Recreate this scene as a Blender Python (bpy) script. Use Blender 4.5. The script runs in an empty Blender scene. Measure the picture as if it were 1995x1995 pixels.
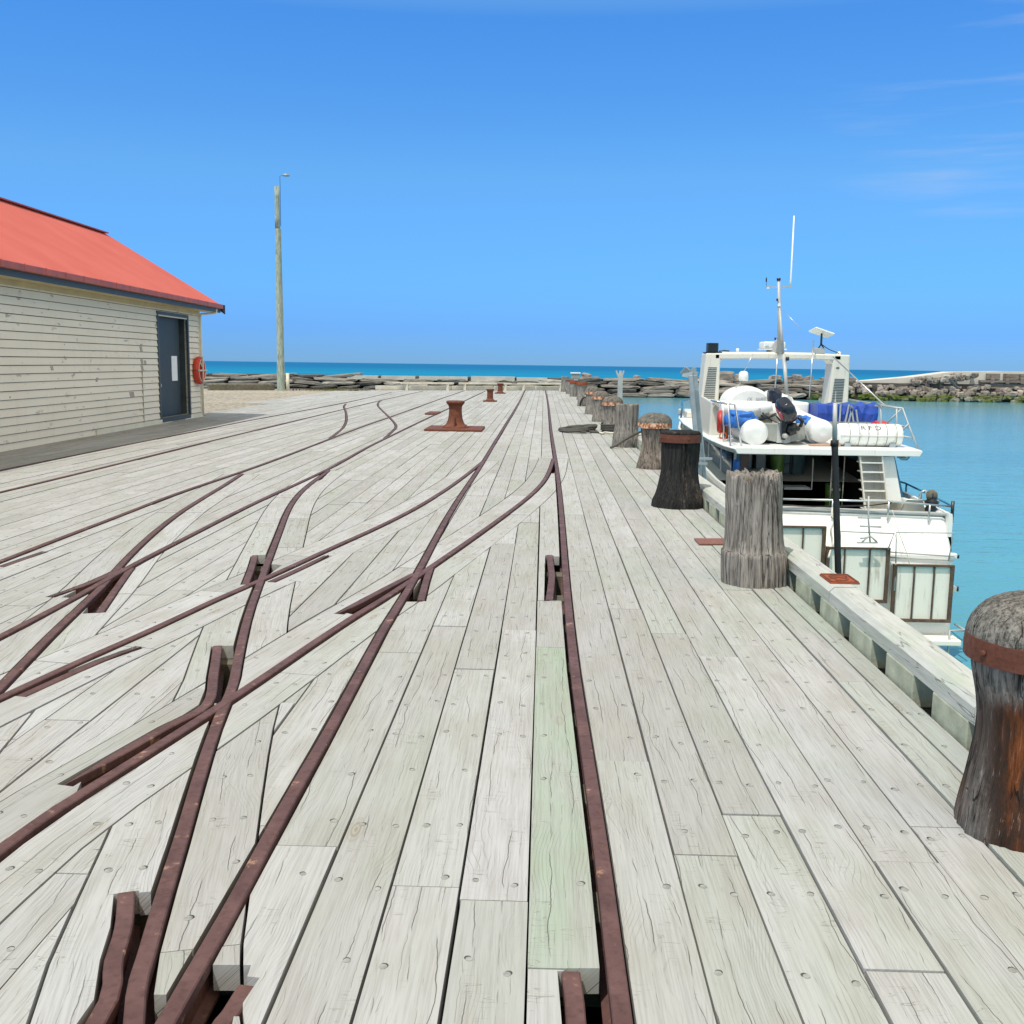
import bpy, bmesh, math, random
from mathutils import Vector, Matrix, noise
random.seed(7)
S = bpy.context.scene
COL = S.collection
RAD = math.radians

# ------------------------------------------------------------------ camera
cam_d = bpy.data.cameras.new("camera")
cam = bpy.data.objects.new("camera", cam_d)
COL.objects.link(cam)
cam_d.sensor_width = 36.0
cam_d.lens = 36.0
cam_d.clip_start = 0.05
cam_d.clip_end = 9000.0
_rot = Matrix((((0.999431, -0.017619, 0.028752), (0.030988, 0.143617, -0.989148), (0.013299, 0.989476, 0.144082))))
cam.matrix_world = Matrix.Translation((0, 0, 1.6)) @ _rot.to_4x4()
S.camera = cam
S.render.resolution_x = 1024
S.render.resolution_y = 1024

# ------------------------------------------------------------------ light
SUN_DIR = Vector((-0.28, -0.37, 1.0)).normalized()          # towards the sun
EL = math.asin(SUN_DIR.z)
AZ = math.atan2(SUN_DIR.x, SUN_DIR.y)
sun_d = bpy.data.lights.new("sun", 'SUN')
sun_d.energy = 3.6
sun_d.angle = RAD(0.53)
sun_d.color = (1.0, 0.945, 0.85)
sun = bpy.data.objects.new("sun", sun_d)
COL.objects.link(sun)
sun.rotation_euler = SUN_DIR.to_track_quat('Z', 'Y').to_euler()
sun.location = (-30, -20, 60)

W = bpy.data.worlds.new("World")
S.world = W
W.use_nodes = True
nt = W.node_tree
for n in list(nt.nodes):
    nt.nodes.remove(n)
def wn(t, **k):
    n = nt.nodes.new(t)
    for a, b in k.items():
        setattr(n, a, b)
    return n
sky = wn('ShaderNodeTexSky', sky_type='NISHITA', sun_disc=False)
sky.sun_elevation = EL
sky.sun_rotation = AZ
sky.air_density = 1.0
sky.dust_density = 0.0
sky.ozone_density = 1.5
gam = wn('ShaderNodeGamma'); gam.inputs[1].default_value = 1.0
hs = wn('ShaderNodeHueSaturation'); hs.inputs['Saturation'].default_value = 1.15
hs.inputs['Value'].default_value = 1.0
tint = wn('ShaderNodeMix', data_type='RGBA', blend_type='MULTIPLY')
tint.inputs[0].default_value = 1.0
tint.inputs[7].default_value = (0.92, 1.0, 1.05, 1)
nt.links.new(sky.outputs[0], gam.inputs[0])
nt.links.new(gam.outputs[0], hs.inputs['Color'])
nt.links.new(hs.outputs[0], tint.inputs[6])
tcz = wn('ShaderNodeTexCoord'); sxyz = wn('ShaderNodeSeparateXYZ'); nt.links.new(tcz.outputs['Generated'], sxyz.inputs[0])
trp = wn('ShaderNodeValToRGB')
_st = ((0.0, (0.205, 0.51, 1.40)), (0.03, (0.215, 0.53, 1.45)), (0.08, (0.33, 0.74, 1.48)), (0.17, (0.57, 1.03, 1.46)), (0.30, (0.53, 1.13, 1.72)), (0.36, (2.0, 2.1, 1.8)), (0.46, (4.6, 3.3, 2.0)), (1.0, (4.6, 3.1, 1.75)))  # stops above the frame raised and warmed as added fill light
while len(trp.color_ramp.elements) < len(_st): trp.color_ramp.elements.new(0.5)
for e, (p, c) in zip(trp.color_ramp.elements, _st):
    e.position = p; e.color = (*c, 1)
nt.links.new(sxyz.outputs[2], trp.inputs[0])
nt.links.new(trp.outputs[0], tint.inputs[7])
# thin cirrus streaks at infinity, towards the right
tc = wn('ShaderNodeTexCoord')
def vmath(op, a=None, b=None):
    n = wn('ShaderNodeVectorMath', operation=op)
    if a is not None: nt.links.new(a, n.inputs[0])
    if isinstance(b, (tuple, list, Vector)): n.inputs[1].default_value = b
    elif b is not None: nt.links.new(b, n.inputs[1])
    return n
def cloud(direction, lo, hi):
    d = vmath('DOT_PRODUCT', tc.outputs['Generated'], Vector(direction).normalized())
    m = wn('ShaderNodeMapRange'); m.interpolation_type = 'SMOOTHSTEP'
    m.inputs['From Min'].default_value = lo; m.inputs['From Max'].default_value = hi
    nt.links.new(d.outputs['Value'], m.inputs['Value'])
    return m.outputs[0]
def wmath(op, a, b):
    n = wn('ShaderNodeMath', operation=op)
    for i, v in enumerate((a, b)):
        if isinstance(v, (int, float)): n.inputs[i].default_value = v
        else: nt.links.new(v, n.inputs[i])
    return n.outputs[0]
mp = wn('ShaderNodeMapping'); mp.inputs['Scale'].default_value = (5.0, 5.0, 60.0); mp.inputs['Location'].default_value = (0, 0, 0.6)
nt.links.new(tc.outputs['Generated'], mp.inputs[0])
nz = wn('ShaderNodeTexNoise'); nz.inputs['Scale'].default_value = 1.0; nz.inputs['Detail'].default_value = 5
nt.links.new(mp.outputs[0], nz.inputs['Vector'])
nr = wn('ShaderNodeMapRange'); nr.interpolation_type = 'SMOOTHSTEP'
nr.inputs['From Min'].default_value = 0.50; nr.inputs['From Max'].default_value = 0.80
nt.links.new(nz.outputs[0], nr.inputs['Value'])
region = cloud((0.37674, 0.89228, 0.24879), 0.983, 0.999)
# distinct wisps
w1 = cloud((0.37734, 0.89849, 0.22434), 0.9990, 0.99999)
amount = wmath('MULTIPLY', wmath('MULTIPLY', nr.outputs[0], region), 0.32)
amount = wmath('MAXIMUM', amount, wmath('MULTIPLY', wmath('MULTIPLY', w1, nr.outputs[0]), 0.35))
mx = wn('ShaderNodeMix', data_type='RGBA')
nt.links.new(amount, mx.inputs[0])
nt.links.new(tint.outputs[2], mx.inputs[6])
mx.inputs[7].default_value = (5.5, 6.2, 7.6, 1)
bg = wn('ShaderNodeBackground'); bg.inputs['Strength'].default_value = 0.1
out = wn('ShaderNodeOutputWorld')
glow = cloud(tuple(SUN_DIR), 0.12, 0.75)
gx = wn('ShaderNodeMix', data_type='RGBA'); nt.links.new(glow, gx.inputs[0]); gx.inputs[6].default_value = (1, 1, 1, 1); gx.inputs[7].default_value = (2.0, 1.55, 1.15, 1)
gm = wn('ShaderNodeMix', data_type='RGBA', blend_type='MULTIPLY'); gm.inputs[0].default_value = 1.0
nt.links.new(mx.outputs[2], gm.inputs[6]); nt.links.new(gx.outputs[2], gm.inputs[7])
# added unseen glow, right of and behind the camera, lifts the shaded walls
fill_side = cloud((1.0, -0.35, 0.15), 0.30, 0.90)
hx = wn('ShaderNodeMix', data_type='RGBA'); nt.links.new(fill_side, hx.inputs[0]); hx.inputs[6].default_value = (1, 1, 1, 1); hx.inputs[7].default_value = (3.0, 1.85, 1.15, 1)
hm = wn('ShaderNodeMix', data_type='RGBA', blend_type='MULTIPLY'); hm.inputs[0].default_value = 1.0
nt.links.new(gm.outputs[2], hm.inputs[6]); nt.links.new(hx.outputs[2], hm.inputs[7])
nt.links.new(hm.outputs[2], bg.inputs['Color'])
nt.links.new(bg.outputs[0], out.inputs[0])
vs = S.view_settings
vs.view_transform = 'Standard'
vs.look = 'None'
vs.exposure = 0.08
vs.gamma = 1.0
vs.use_curve_mapping = False

# ------------------------------------------------------------------ materials
class Nodes:
    def __init__(s, name):
        s.m = bpy.data.materials.new(name)
        s.m.use_nodes = True
        s.t = s.m.node_tree
        s.b = s.t.nodes['Principled BSDF']
    def n(s, t, **k):
        x = s.t.nodes.new(t)
        for a, b in k.items():
            setattr(x, a, b)
        return x
    def l(s, a, b):
        s.t.links.new(a, b)
    def put(s, sock, v):
        if v is None: return
        if hasattr(v, 'is_output'): s.l(v, sock)
        else: sock.default_value = v
    def coord(s, kind='Object', scale=(1, 1, 1), loc=(0, 0, 0)):
        tc = s.n('ShaderNodeTexCoord')
        mp = s.n('ShaderNodeMapping')
        mp.inputs['Scale'].default_value = scale
        mp.inputs['Location'].default_value = loc
        s.l(tc.outputs[kind], mp.inputs[0])
        return mp.outputs[0]
    def noise(s, vec, scale=5, detail=4, rough=0.55, dist=0.0):
        x = s.n('ShaderNodeTexNoise')
        x.inputs['Scale'].default_value = scale
        x.inputs['Detail'].default_value = detail
        x.inputs['Roughness'].default_value = rough
        x.inputs['Distortion'].default_value = dist
        if vec is not None: s.l(vec, x.inputs['Vector'])
        return x.outputs[0]
    def ramp(s, fac, stops):
        x = s.n('ShaderNodeValToRGB')
        e = x.color_ramp.elements
        while len(e) < len(stops): e.new(0.5)
        for i, (p, c) in enumerate(stops):
            e[i].position = p
            e[i].color = (*c, 1) if len(c) == 3 else c
        s.l(fac, x.inputs[0])
        return x.outputs[0]
    def rng(s, v, a, b, c=0.0, d=1.0, smooth=True):
        x = s.n('ShaderNodeMapRange')
        if smooth: x.interpolation_type = 'SMOOTHSTEP'
        for i, q in enumerate((a, b, c, d)): x.inputs[i + 1].default_value = q
        s.l(v, x.inputs[0])
        return x.outputs[0]
    def math(s, op, a, b=0.0, c=0.0):
        x = s.n('ShaderNodeMath', operation=op)
        for i, v in enumerate((a, b, c)): s.put(x.inputs[i], v)
        return x.outputs[0]
    def mix(s, f, a, b, mode='MIX'):
        x = s.n('ShaderNodeMix', data_type='RGBA', blend_type=mode)
        s.put(x.inputs[0], f)
        for i, v in ((6, a), (7, b)):
            if not hasattr(v, 'is_output') and len(v) == 3: v = (*v, 1)
            s.put(x.inputs[i], v)
        return x.outputs[2]
    def bump(s, h, strength=0.3, dist=0.01):
        x = s.n('ShaderNodeBump')
        x.inputs['Strength'].default_value = strength
        x.inputs['Distance'].default_value = dist
        s.l(h, x.inputs['Height'])
        s.l(x.outputs[0], s.b.inputs['Normal'])
    def done(s, col=None, rough=None, metal=None, spec=None):
        if col is not None:
            if not hasattr(col, 'is_output') and len(col) == 3: col = (*col, 1)
            s.put(s.b.inputs['Base Color'], col)
        s.put(s.b.inputs['Roughness'], rough)
        s.put(s.b.inputs['Metallic'], metal)
        s.put(s.b.inputs['Specular IOR Level'], spec)
        return s.m

def simple(name, col, rough=0.5, metal=0.0, var=0.12, scale=6.0, bump=0.0, spec=0.5):
    k = Nodes(name)
    v = k.coord('Object')
    n = k.noise(v, scale, 5)
    dk = tuple(c * (1 - var) for c in col); lt = tuple(min(1, c * (1 + var)) for c in col)
    c = k.ramp(n, [(0.3, dk), (0.7, lt)])
    if bump: k.bump(k.noise(v, scale * 6, 4), bump, 0.01)
    return k.done(c, k.rng(n, 0.2, 0.8, max(0, rough - 0.08), rough + 0.08), metal, spec)

def mat_deck():
    k = Nodes('weathered_deck_wood')
    tc = k.n('ShaderNodeTexCoord')
    at = k.n('ShaderNodeAttribute'); at.attribute_name = 'tint'
    sep = k.n('ShaderNodeSeparateColor'); k.l(at.outputs['Color'], sep.inputs[0])
    r, g, b = sep.outputs[0], sep.outputs[1], sep.outputs[2]
    off = k.n('ShaderNodeCombineXYZ')
    k.l(k.math('MULTIPLY', b, 97.0), off.inputs[0]); k.l(k.math('MULTIPLY', r, 53.0), off.inputs[1]); k.l(k.math('MULTIPLY', b, 31.0), off.inputs[2])
    add = k.n('ShaderNodeVectorMath', operation='ADD'); k.l(tc.outputs['UV'], add.inputs[0]); k.l(off.outputs[0], add.inputs[1])
    def sc(x, y):
        m = k.n('ShaderNodeMapping'); m.inputs['Scale'].default_value = (x, y, 1); k.l(add.outputs[0], m.inputs[0]); return m.outputs[0]
    suv = k.n('ShaderNodeSeparateXYZ'); k.l(add.outputs[0], suv.inputs[0]); V = suv.outputs[1]
    # knots pull the grain aside
    vo = k.n('ShaderNodeTexVoronoi'); vo.feature = 'F1'; vo.inputs['Scale'].default_value = 1.0
    k.l(sc(1.05, 3.6), vo.inputs['Vector'])
    kd = vo.outputs['Distance']
    kn = k.rng(kd, 0.04, 0.13, 1.0, 0.0)
    near = k.rng(kd, 0.05, 0.45, 1.0, 0.0)
    warp = k.math('ADD', k.math('MULTIPLY', k.noise(sc(1.1, 2.2), 1.0, 2), 0.22), k.math('MULTIPLY', k.noise(sc(5.0, 8.0), 1.0, 2), 0.022))
    warp = k.math('ADD', warp, k.math('MULTIPLY', near, 0.05))
    ph = k.math('ADD', V, warp)
    # even-width grain lines
    gl = k.math('ABSOLUTE', k.math('SINE', k.math('MULTIPLY', ph, 250.0)))
    gmask = k.rng(k.noise(sc(2.6, 9), 1.0, 3), 0.40, 0.66)
    grain = k.math('MULTIPLY', k.rng(gl, 0.0, 0.38, 1.0, 0.0), gmask)
    fine = k.noise(sc(3.5, 120), 1.0, 4, 0.65)
    # drying checks: thin, broken, running along the board
    ph2 = k.math('ADD', V, k.math('ADD', k.math('MULTIPLY', k.noise(sc(1.4, 1.5), 1.0, 2), 0.12), k.math('MULTIPLY', k.noise(sc(16, 5), 1.0, 2), 0.012)))
    cl = k.math('ABSOLUTE', k.math('SINE', k.math('MULTIPLY', ph2, 40.0)))
    cmask = k.rng(k.noise(sc(1.7, 13), 1.0, 3, 0.6), 0.49, 0.57)
    crack = k.math('MULTIPLY', k.rng(cl, 0.015, 0.085, 1.0, 0.0), cmask)
    ph3 = k.math('ADD', V, k.math('MULTIPLY', k.noise(sc(7, 4), 1.0, 2), 0.03))
    cl3 = k.math('ABSOLUTE', k.math('SINE', k.math('MULTIPLY', ph3, 95.0)))
    hair = k.math('MULTIPLY', k.rng(cl3, 0.03, 0.16, 1.0, 0.0), k.rng(k.noise(sc(4.5, 26), 1.0, 3, 0.6), 0.53, 0.61))
    blot = k.noise(sc(1.7, 5.0), 1.0, 5)
    big = k.noise(k.coord('Object', (0.35, 0.35, 1)), 1.0, 3)
    grey = k.ramp(r, [(0.0, (0.335, 0.325, 0.325)), (0.2, (0.376, 0.367, 0.368)), (0.5, (0.405, 0.396, 0.402)), (0.8, (0.427, 0.418, 0.428)), (1.0, (0.455, 0.445, 0.462))])
    green = k.ramp(r, [(0.0, (0.265, 0.33, 0.25)), (1.0, (0.305, 0.37, 0.29))])
    base = k.mix(g, grey, green)
    base = k.mix(k.rng(blot, 0.42, 0.68, 0, 0.55), base, (0.31, 0.29, 0.262))
    base = k.mix(k.rng(k.noise(sc(0.8, 2.2), 1.0, 4), 0.50, 0.70, 0, 0.42), base, (0.425, 0.41, 0.44))
    base = k.mix(k.rng(k.noise(sc(0.5, 1.6), 1.0, 4), 0.56, 0.72, 0, 0.35), base, (0.30, 0.335, 0.265))
    base = k.mix(k.rng(big, 0.35, 0.65, 0.0, 0.20), base, (0.345, 0.345, 0.325))
    px_ = k.n('ShaderNodeSeparateXYZ'); k.l(k.coord('Object'), px_.inputs[0])
    gm = k.math('MULTIPLY', k.rng(k.noise(k.coord('Object', (1.6, .7, 1)), 1.0, 4), 0.44, 0.66), k.rng(px_.outputs[0], 0.5, 1.7, 0.10, 0.55))
    base = k.mix(gm, base, (0.315, 0.36, 0.30))
    base = k.mix(k.math('MULTIPLY', grain, 0.37), base, (0.14, 0.13, 0.11))
    base = k.mix(k.rng(fine, 0.32, 0.62, 0.26, 0.0), base, (0.13, 0.12, 0.105))
    ring = k.math('SINE', k.math('MULTIPLY', kd, 150.0))
    kpick = k.rng(k.noise(sc(0.9, 3.1), 1.0, 1), 0.5, 0.56)
    base = k.mix(k.math('MULTIPLY', k.math('MULTIPLY', kn, kpick), k.rng(ring, -1, 1, 0.15, 0.7)), base, (0.22, 0.185, 0.13))
    base = k.mix(k.math('MULTIPLY', hair, 0.6), base, (0.13, 0.12, 0.10))
    base = k.mix(k.math('MULTIPLY', crack, 0.85), base, (0.065, 0.06, 0.05))
    # short cross scuffs
    sc_ = k.noise(sc(30, 4), 1.0, 2)
    scl = k.math('MULTIPLY', k.rng(k.math('ABSOLUTE', k.math('SUBTRACT', sc_, 0.5)), 0, 0.012, 1, 0), k.rng(k.noise(sc(3.5, 9), 1.0, 2), 0.555, 0.63))
    base = k.mix(k.math('MULTIPLY', scl, 0.6), base, (0.15, 0.14, 0.115))
    h = k.math('SUBTRACT', k.math('MULTIPLY', fine, 0.35), k.math('ADD', k.math('MULTIPLY', crack, 1.0), k.math('MULTIPLY', grain, 0.3)))
    k.bump(h, 0.4, 0.006)
    return k.done(base, 0.88, 0.0, 0.2)

def mat_rust(name, a, b, rough=0.6, scale=9.0, flake=None, bump=0.35, thr=(0.56, 0.66), stretch=(1, 1, 1)):
    k = Nodes(name)
    v = k.coord('Object', stretch)
    n = k.noise(v, scale, 6, 0.65)
    c = k.ramp(n, [(0.28, a), (0.72, b)])
    n2 = k.noise(v, scale * 7, 4)
    c = k.mix(k.rng(n2, 0.45, 0.75, 0, 0.4), c, tuple(x * 0.45 for x in a))
    if flake:
        c = k.mix(k.rng(k.noise(v, scale * 1.7, 5, 0.7), thr[0], thr[1]), c, flake)
    k.bump(k.noise(v, scale * 5, 5), bump, 0.006)
    return k.done(c, k.rng(n2, 0.2, 0.8, rough - 0.12, rough + 0.15), 0.0, 0.28)

def mat_post_wood(name, dark, light, stain=None, stain_rng=(0.5, 0.62), cracks=0.8, burnt=None, endgrain=False):
    k = Nodes(name)
    v = k.coord('Object', (1, 1, 0.10))
    n = k.noise(v, 26, 6, 0.7, 0.3)
    fib = k.noise(k.coord('Object', (1, 1, 0.045)), 85, 4, 0.7)
    mid = tuple((x + y) / 2 for x, y in zip(dark, light))
    c = k.ramp(n, [(0.33, dark), (0.50, mid), (0.66, light)])
    n3 = k.noise(k.coord('Object', (1, 1, 0.5)), 7, 5)
    c = k.mix(k.rng(n3, 0.35, 0.7, 0.0, 0.5), c, tuple(min(.8, x * 1.2) for x in light))
    if burnt:
        nb = k.noise(k.coord('Object', (1, 1, 0.55), (3, 1, 0)), 3.2, 5, 0.6)
        sx = k.n('ShaderNodeSeparateXYZ'); k.l(k.coord('Object'), sx.inputs[0])
        zm = k.rng(sx.outputs[2], 0.44, 0.54, 1.0, 0.1)
        xm = k.rng(sx.outputs[0], -0.24, -0.16, 0.2, 1.0)
        c = k.mix(k.math('MULTIPLY', k.math('MULTIPLY', k.rng(nb, 0.12, 0.30), zm), xm), c, burnt)
        if stain:
            ns = k.noise(k.coord('Object', (1, 1, 0.28)), 5.5, 5, 0.6)
            f = k.math('MULTIPLY', k.math('MULTIPLY', k.rng(ns, *stain_rng), zm), xm)
            c = k.mix(f, c, k.ramp(k.noise(v, 30, 5), [(0.38, tuple(x * .25 for x in stain)), (0.66, stain)]))
    elif stain:
        ns = k.noise(k.coord('Object', (1, 1, 0.35)), 6, 5, 0.6)
        c = k.mix(k.rng(ns, *stain_rng), c, k.ramp(k.noise(v, 30, 5), [(0.35, tuple(x * .35 for x in stain)), (0.7, stain)]))
    c = k.mix(k.rng(fib, 0.34, 0.56, 0.72, 0.0), c, tuple(x * 0.28 for x in dark))
    c = k.mix(k.rng(fib, 0.58, 0.72, 0.0, 0.35), c, tuple(min(.85, x * 1.5) for x in light))
    if endgrain:
        eg = k.noise(k.coord('Object'), 70, 5, 0.75)
        c = k.mix(k.rng(eg, 0.36, 0.54, 0.8, 0.0), c, tuple(x * 0.35 for x in dark))
        eg2 = k.noise(k.coord('Object'), 22, 4, 0.7)
        c = k.mix(k.rng(eg2, 0.50, 0.68, 0.0, 0.5), c, tuple(min(.8, x * 1.35) for x in light))
    cr = k.noise(k.coord('Object', (1, 1, 0.03)), 24, 2, 0.4)
    cl = k.math('MULTIPLY', k.rng(k.math('ABSOLUTE', k.math('SUBTRACT', cr, 0.5)), 0, 0.022, 1, 0), k.rng(k.noise(v, 9, 2), 0.45, 0.56))
    c = k.mix(k.math('MULTIPLY', cl, cracks), c, (0.02, 0.018, 0.016))
    k.bump(k.math('SUBTRACT', k.math('ADD', k.math('MULTIPLY', n, 0.6), k.math('MULTIPLY', fib, 0.7)), k.math('MULTIPLY', cl, 0.8)), 0.9, 0.02)
    return k.done(c, 0.9, 0.0, 0.2)

M = {}
M['deck'] = mat_deck()
M['rail'] = mat_rust('rusty_rail_steel', (0.072, 0.034, 0.031), (0.145, 0.074, 0.068), 0.58, 5.0, flake=(0.30, 0.17, 0.115), thr=(0.60, 0.70))
M['rust_red'] = mat_rust('red_rust', (0.10, 0.032, 0.018), (0.19, 0.065, 0.038), 0.65, 8.0)
M['rust_plate'] = mat_rust('flat_rust_plate', (0.17, 0.075, 0.06), (0.24, 0.11, 0.09), 0.75, 6.0, bump=0.1)
M['orange_plate'] = mat_rust('orange_rust', (0.22, 0.045, 0.018), (0.36, 0.085, 0.03), 0.7, 10.0)
M['band_clean'] = mat_rust('brown_iron_band', (0.085, 0.028, 0.018), (0.15, 0.05, 0.032), 0.6, 12.0, flake=(0.24, 0.07, 0.04), thr=(0.6, 0.75))
M['band_flaky'] = mat_rust('flaking_iron_band', (0.16, 0.045, 0.02), (0.34, 0.13, 0.06), 0.7, 9.0, flake=(0.66, 0.40, 0.28), thr=(0.46, 0.58), stretch=(1, 1, .6))
M['post_stain'] = mat_post_wood('grey_post_wood_with_rust_stain', (0.09, 0.078, 0.072), (0.31, 0.282, 0.265), (0.26, 0.078, 0.024), (0.45, 0.60), burnt=(0.040, 0.021, 0.015))
M['post_grey'] = mat_post_wood('grey_post_wood', (0.12, 0.102, 0.09), (0.37, 0.33, 0.30))
M['post_brown'] = mat_post_wood('brown_grey_post_wood', (0.065, 0.045, 0.036), (0.31, 0.26, 0.225))
M['post_far'] = mat_post_wood('pale_grey_post_wood', (0.12, 0.108, 0.098), (0.33, 0.305, 0.28))
M['dome'] = mat_post_wood('dark_dome_wood', (0.085, 0.075, 0.066), (0.27, 0.245, 0.22), None, cracks=0.25, endgrain=True)
M['tar'] = mat_post_wood('tarred_wood', (0.008, 0.008, 0.009), (0.035, 0.033, 0.033), (0.17, 0.13, 0.11), (0.58, 0.68), cracks=0.5)
M['hole_wood'] = simple('damp_joist_wood', (0.13, 0.115, 0.085), 0.9, 0, 0.4, 8, 0.3)
M['under'] = simple('shade_dark_timber', (0.025, 0.026, 0.022), 0.9, 0, 0.4, 3, 0.2)  # near-black colour stands in for shade in deck slots and kerb gaps
M['nail'] = simple('dull_nail_head', (0.27, 0.265, 0.25), 0.65, 0.0, 0.3, 40)
M['nail_shadow'] = simple('nail_painted_shadow', (0.06, 0.055, 0.048), 0.9, 0.0, 0.3, 40)  # crescent shadow of the sunk nail head, painted as a dark disc

def mat_kerb():
    k = Nodes('pale_green_kerb_timber')
    v = k.coord('Object', (1, 0.10, 1))
    n = k.noise(v, 34, 5, 0.6, 0.2)
    c = k.ramp(n, [(0.3, (0.37, 0.372, 0.352)), (0.7, (0.49, 0.488, 0.475))])
    c = k.mix(k.rng(k.noise(k.coord('Object', (1, .5, 1)), 3.5, 4), 0.48, 0.68, 0, 0.45), c, (0.36, 0.41, 0.32))
    cr = k.noise(k.coord('Object', (1, 0.07, 1)), 14, 3)
    cl = k.math('MULTIPLY', k.rng(k.math('ABSOLUTE', k.math('SUBTRACT', cr, 0.5)), 0, 0.02, 1, 0), k.rng(k.noise(v, 8, 2), 0.47, 0.58))
    c = k.mix(k.math('MULTIPLY', cl, 0.6), c, (0.10, 0.10, 0.085))
    k.bump(k.math('SUBTRACT', n, cl), 0.4, 0.01)
    return k.done(c, 0.85, 0, 0.25)
M['kerb'] = mat_kerb()
M['kerb_block'] = simple('green_grey_block_timber', (0.36, 0.37, 0.29), 0.9, 0, 0.25, 7, 0.3)
M['barrier'] = simple('sun_bleached_timber', (0.62, 0.57, 0.47), 0.9, 0, 0.18, 2.0, 0.2)

def mat_boards():
    k = Nodes('cream_weatherboard_paint')
    v = k.coord('Object')
    n = k.noise(k.coord('Object', (1, .5, 2)), 1.3, 4)
    c = k.ramp(n, [(0.3, (0.78, 0.685, 0.555)), (0.7, (0.83, 0.74, 0.61))])
    st = k.noise(k.coord('Object', (1, 1.0, 0.25)), 5, 5)
    c = k.mix(k.rng(st, 0.5, 0.8, 0, 0.4), c, (0.68, 0.58, 0.43))
    pe = k.noise(k.coord('Object', (1, 1.1, 3.4)), 2.2, 6, 0.6)
    msk = k.noise(v, 0.9, 3)
    pm = k.math('MULTIPLY', k.rng(pe, 0.62, 0.66), k.rng(msk, 0.42, 0.58))
    c = k.mix(k.math('MULTIPLY', pm, 0.75), c, (0.30, 0.27, 0.24))
    pe2 = k.noise(k.coord('Object', (1, 2.2, 5)), 2.8, 4, 0.6)
    c = k.mix(k.math('MULTIPLY', k.rng(pe2, 0.69, 0.71), 0.85), c, (0.12, 0.10, 0.085))
    return k.done(c, 0.6, 0, 0.4)
M['boards'] = mat_boards()
M['patch'] = simple('grey_filler', (0.36, 0.33, 0.29), 0.85, 0, 0.25, 8)
M['lap'] = simple('lap_grime_and_shadow', (0.22, 0.19, 0.15), 0.9, 0, 0.2, 3)  # joint grime with the shadow of the lip painted in
M['trim'] = simple('cream_trim_paint', (0.76, 0.70, 0.57), 0.55, 0, 0.08, 3)
M['soffit'] = simple('yellowed_cream_paint', (0.52, 0.43, 0.24), 0.6, 0, 0.1, 3)
M['slate'] = simple('slate_blue_paint', (0.044, 0.056, 0.062), 0.5, 0, 0.2, 3)
M['door'] = simple('dark_green_grey_door_paint', (0.028, 0.042, 0.050), 0.55, 0, 0.25, 3)
M['barge'] = simple('navy_barge_paint', (0.018, 0.020, 0.035), 0.5, 0, 0.2, 3)
def mat_roof():
    k = Nodes('faded_red_roof_paint')
    v = k.coord('Object')
    n = k.noise(v, 0.8, 5)
    c = k.ramp(n, [(0.3, (0.465, 0.105, 0.088)), (0.7, (0.51, 0.13, 0.108))])
    n2 = k.noise(k.coord('Object', (0.5, 3, 0.5)), 3, 4)
    c = k.mix(k.rng(n2, 0.5, 0.8, 0, 0.35), c, (0.41, 0.09, 0.075))
    return k.done(c, 0.65, 0, 0.15)
M['roof'] = mat_roof()
M['gutter'] = simple('dark_red_gutter_paint', (0.38, 0.085, 0.055), 0.5, 0, 0.25, 4)
def mat_gel(name, col, rough, amount=0.5):
    k = Nodes(name)
    n = k.noise(k.coord('Object', (1, 1, 1)), 2, 4)
    c = k.ramp(n, [(0.3, tuple(x * .96 for x in col)), (0.7, col)])
    st = k.noise(k.coord('Object', (1, 1, 0.09)), 13, 4, 0.6)
    pa = k.noise(k.coord('Object'), 1.6, 4)
    c = k.mix(k.math('MULTIPLY', k.math('MULTIPLY', k.rng(st, 0.54, 0.70), k.rng(pa, 0.40, 0.60)), amount), c, (0.30, 0.22, 0.14))
    sp = k.noise(k.coord('Object'), 28, 3, 0.6)
    c = k.mix(k.math('MULTIPLY', k.rng(sp, 0.66, 0.72), amount), c, (0.25, 0.20, 0.15))
    return k.done(c, rough, 0, 0.45)
M['white'] = mat_gel('white_gelcoat', (0.79, 0.79, 0.765), 0.34, 0.38)
M['cream'] = mat_gel('cream_gelcoat', (0.66, 0.63, 0.56), 0.4, 0.4)
M['paper'] = simple('white_notice_paper', (0.82, 0.83, 0.84), 0.7, 0, 0.03, 3)
M['steel'] = simple('stainless_tube', (0.55, 0.56, 0.57), 0.3, 0.85, 0.1, 5)
M['galv'] = simple('galvanised_steel', (0.34, 0.37, 0.39), 0.5, 0.35, 0.2, 6)
M['greysteel'] = simple('grey_painted_steel', (0.42, 0.42, 0.41), 0.5, 0.1, 0.12, 4)
M['rust_frame'] = mat_rust('brown_stained_frame', (0.045, 0.032, 0.022), (0.16, 0.105, 0.075), 0.7, 4.0)
M['hull_dark'] = simple('dark_navy_hull_paint', (0.02, 0.035, 0.06), 0.35, 0, 0.2, 2)
M['blue_trim'] = simple('teal_blue_paint', (0.015, 0.14, 0.26), 0.4, 0, 0.15, 2)
M['pale_green'] = mat_gel('pale_panel_paint', (0.80, 0.765, 0.685), 0.5, 0.6)
M['blue'] = simple('royal_blue_tarpaulin', (0.012, 0.055, 0.34), 0.45, 0, 0.3, 5, 0.3)
M['bright_blue'] = simple('bright_blue_cover', (0.02, 0.14, 0.50), 0.5, 0, 0.25, 6, 0.3)
M['black'] = simple('black_plastic', (0.010, 0.011, 0.014), 0.35, 0, 0.3, 8)
M['navy'] = simple('navy_cowling', (0.014, 0.016, 0.028), 0.22, 0, 0.2, 4)
M['red'] = simple('red_plastic', (0.50, 0.035, 0.025), 0.45, 0, 0.15, 6)
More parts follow.
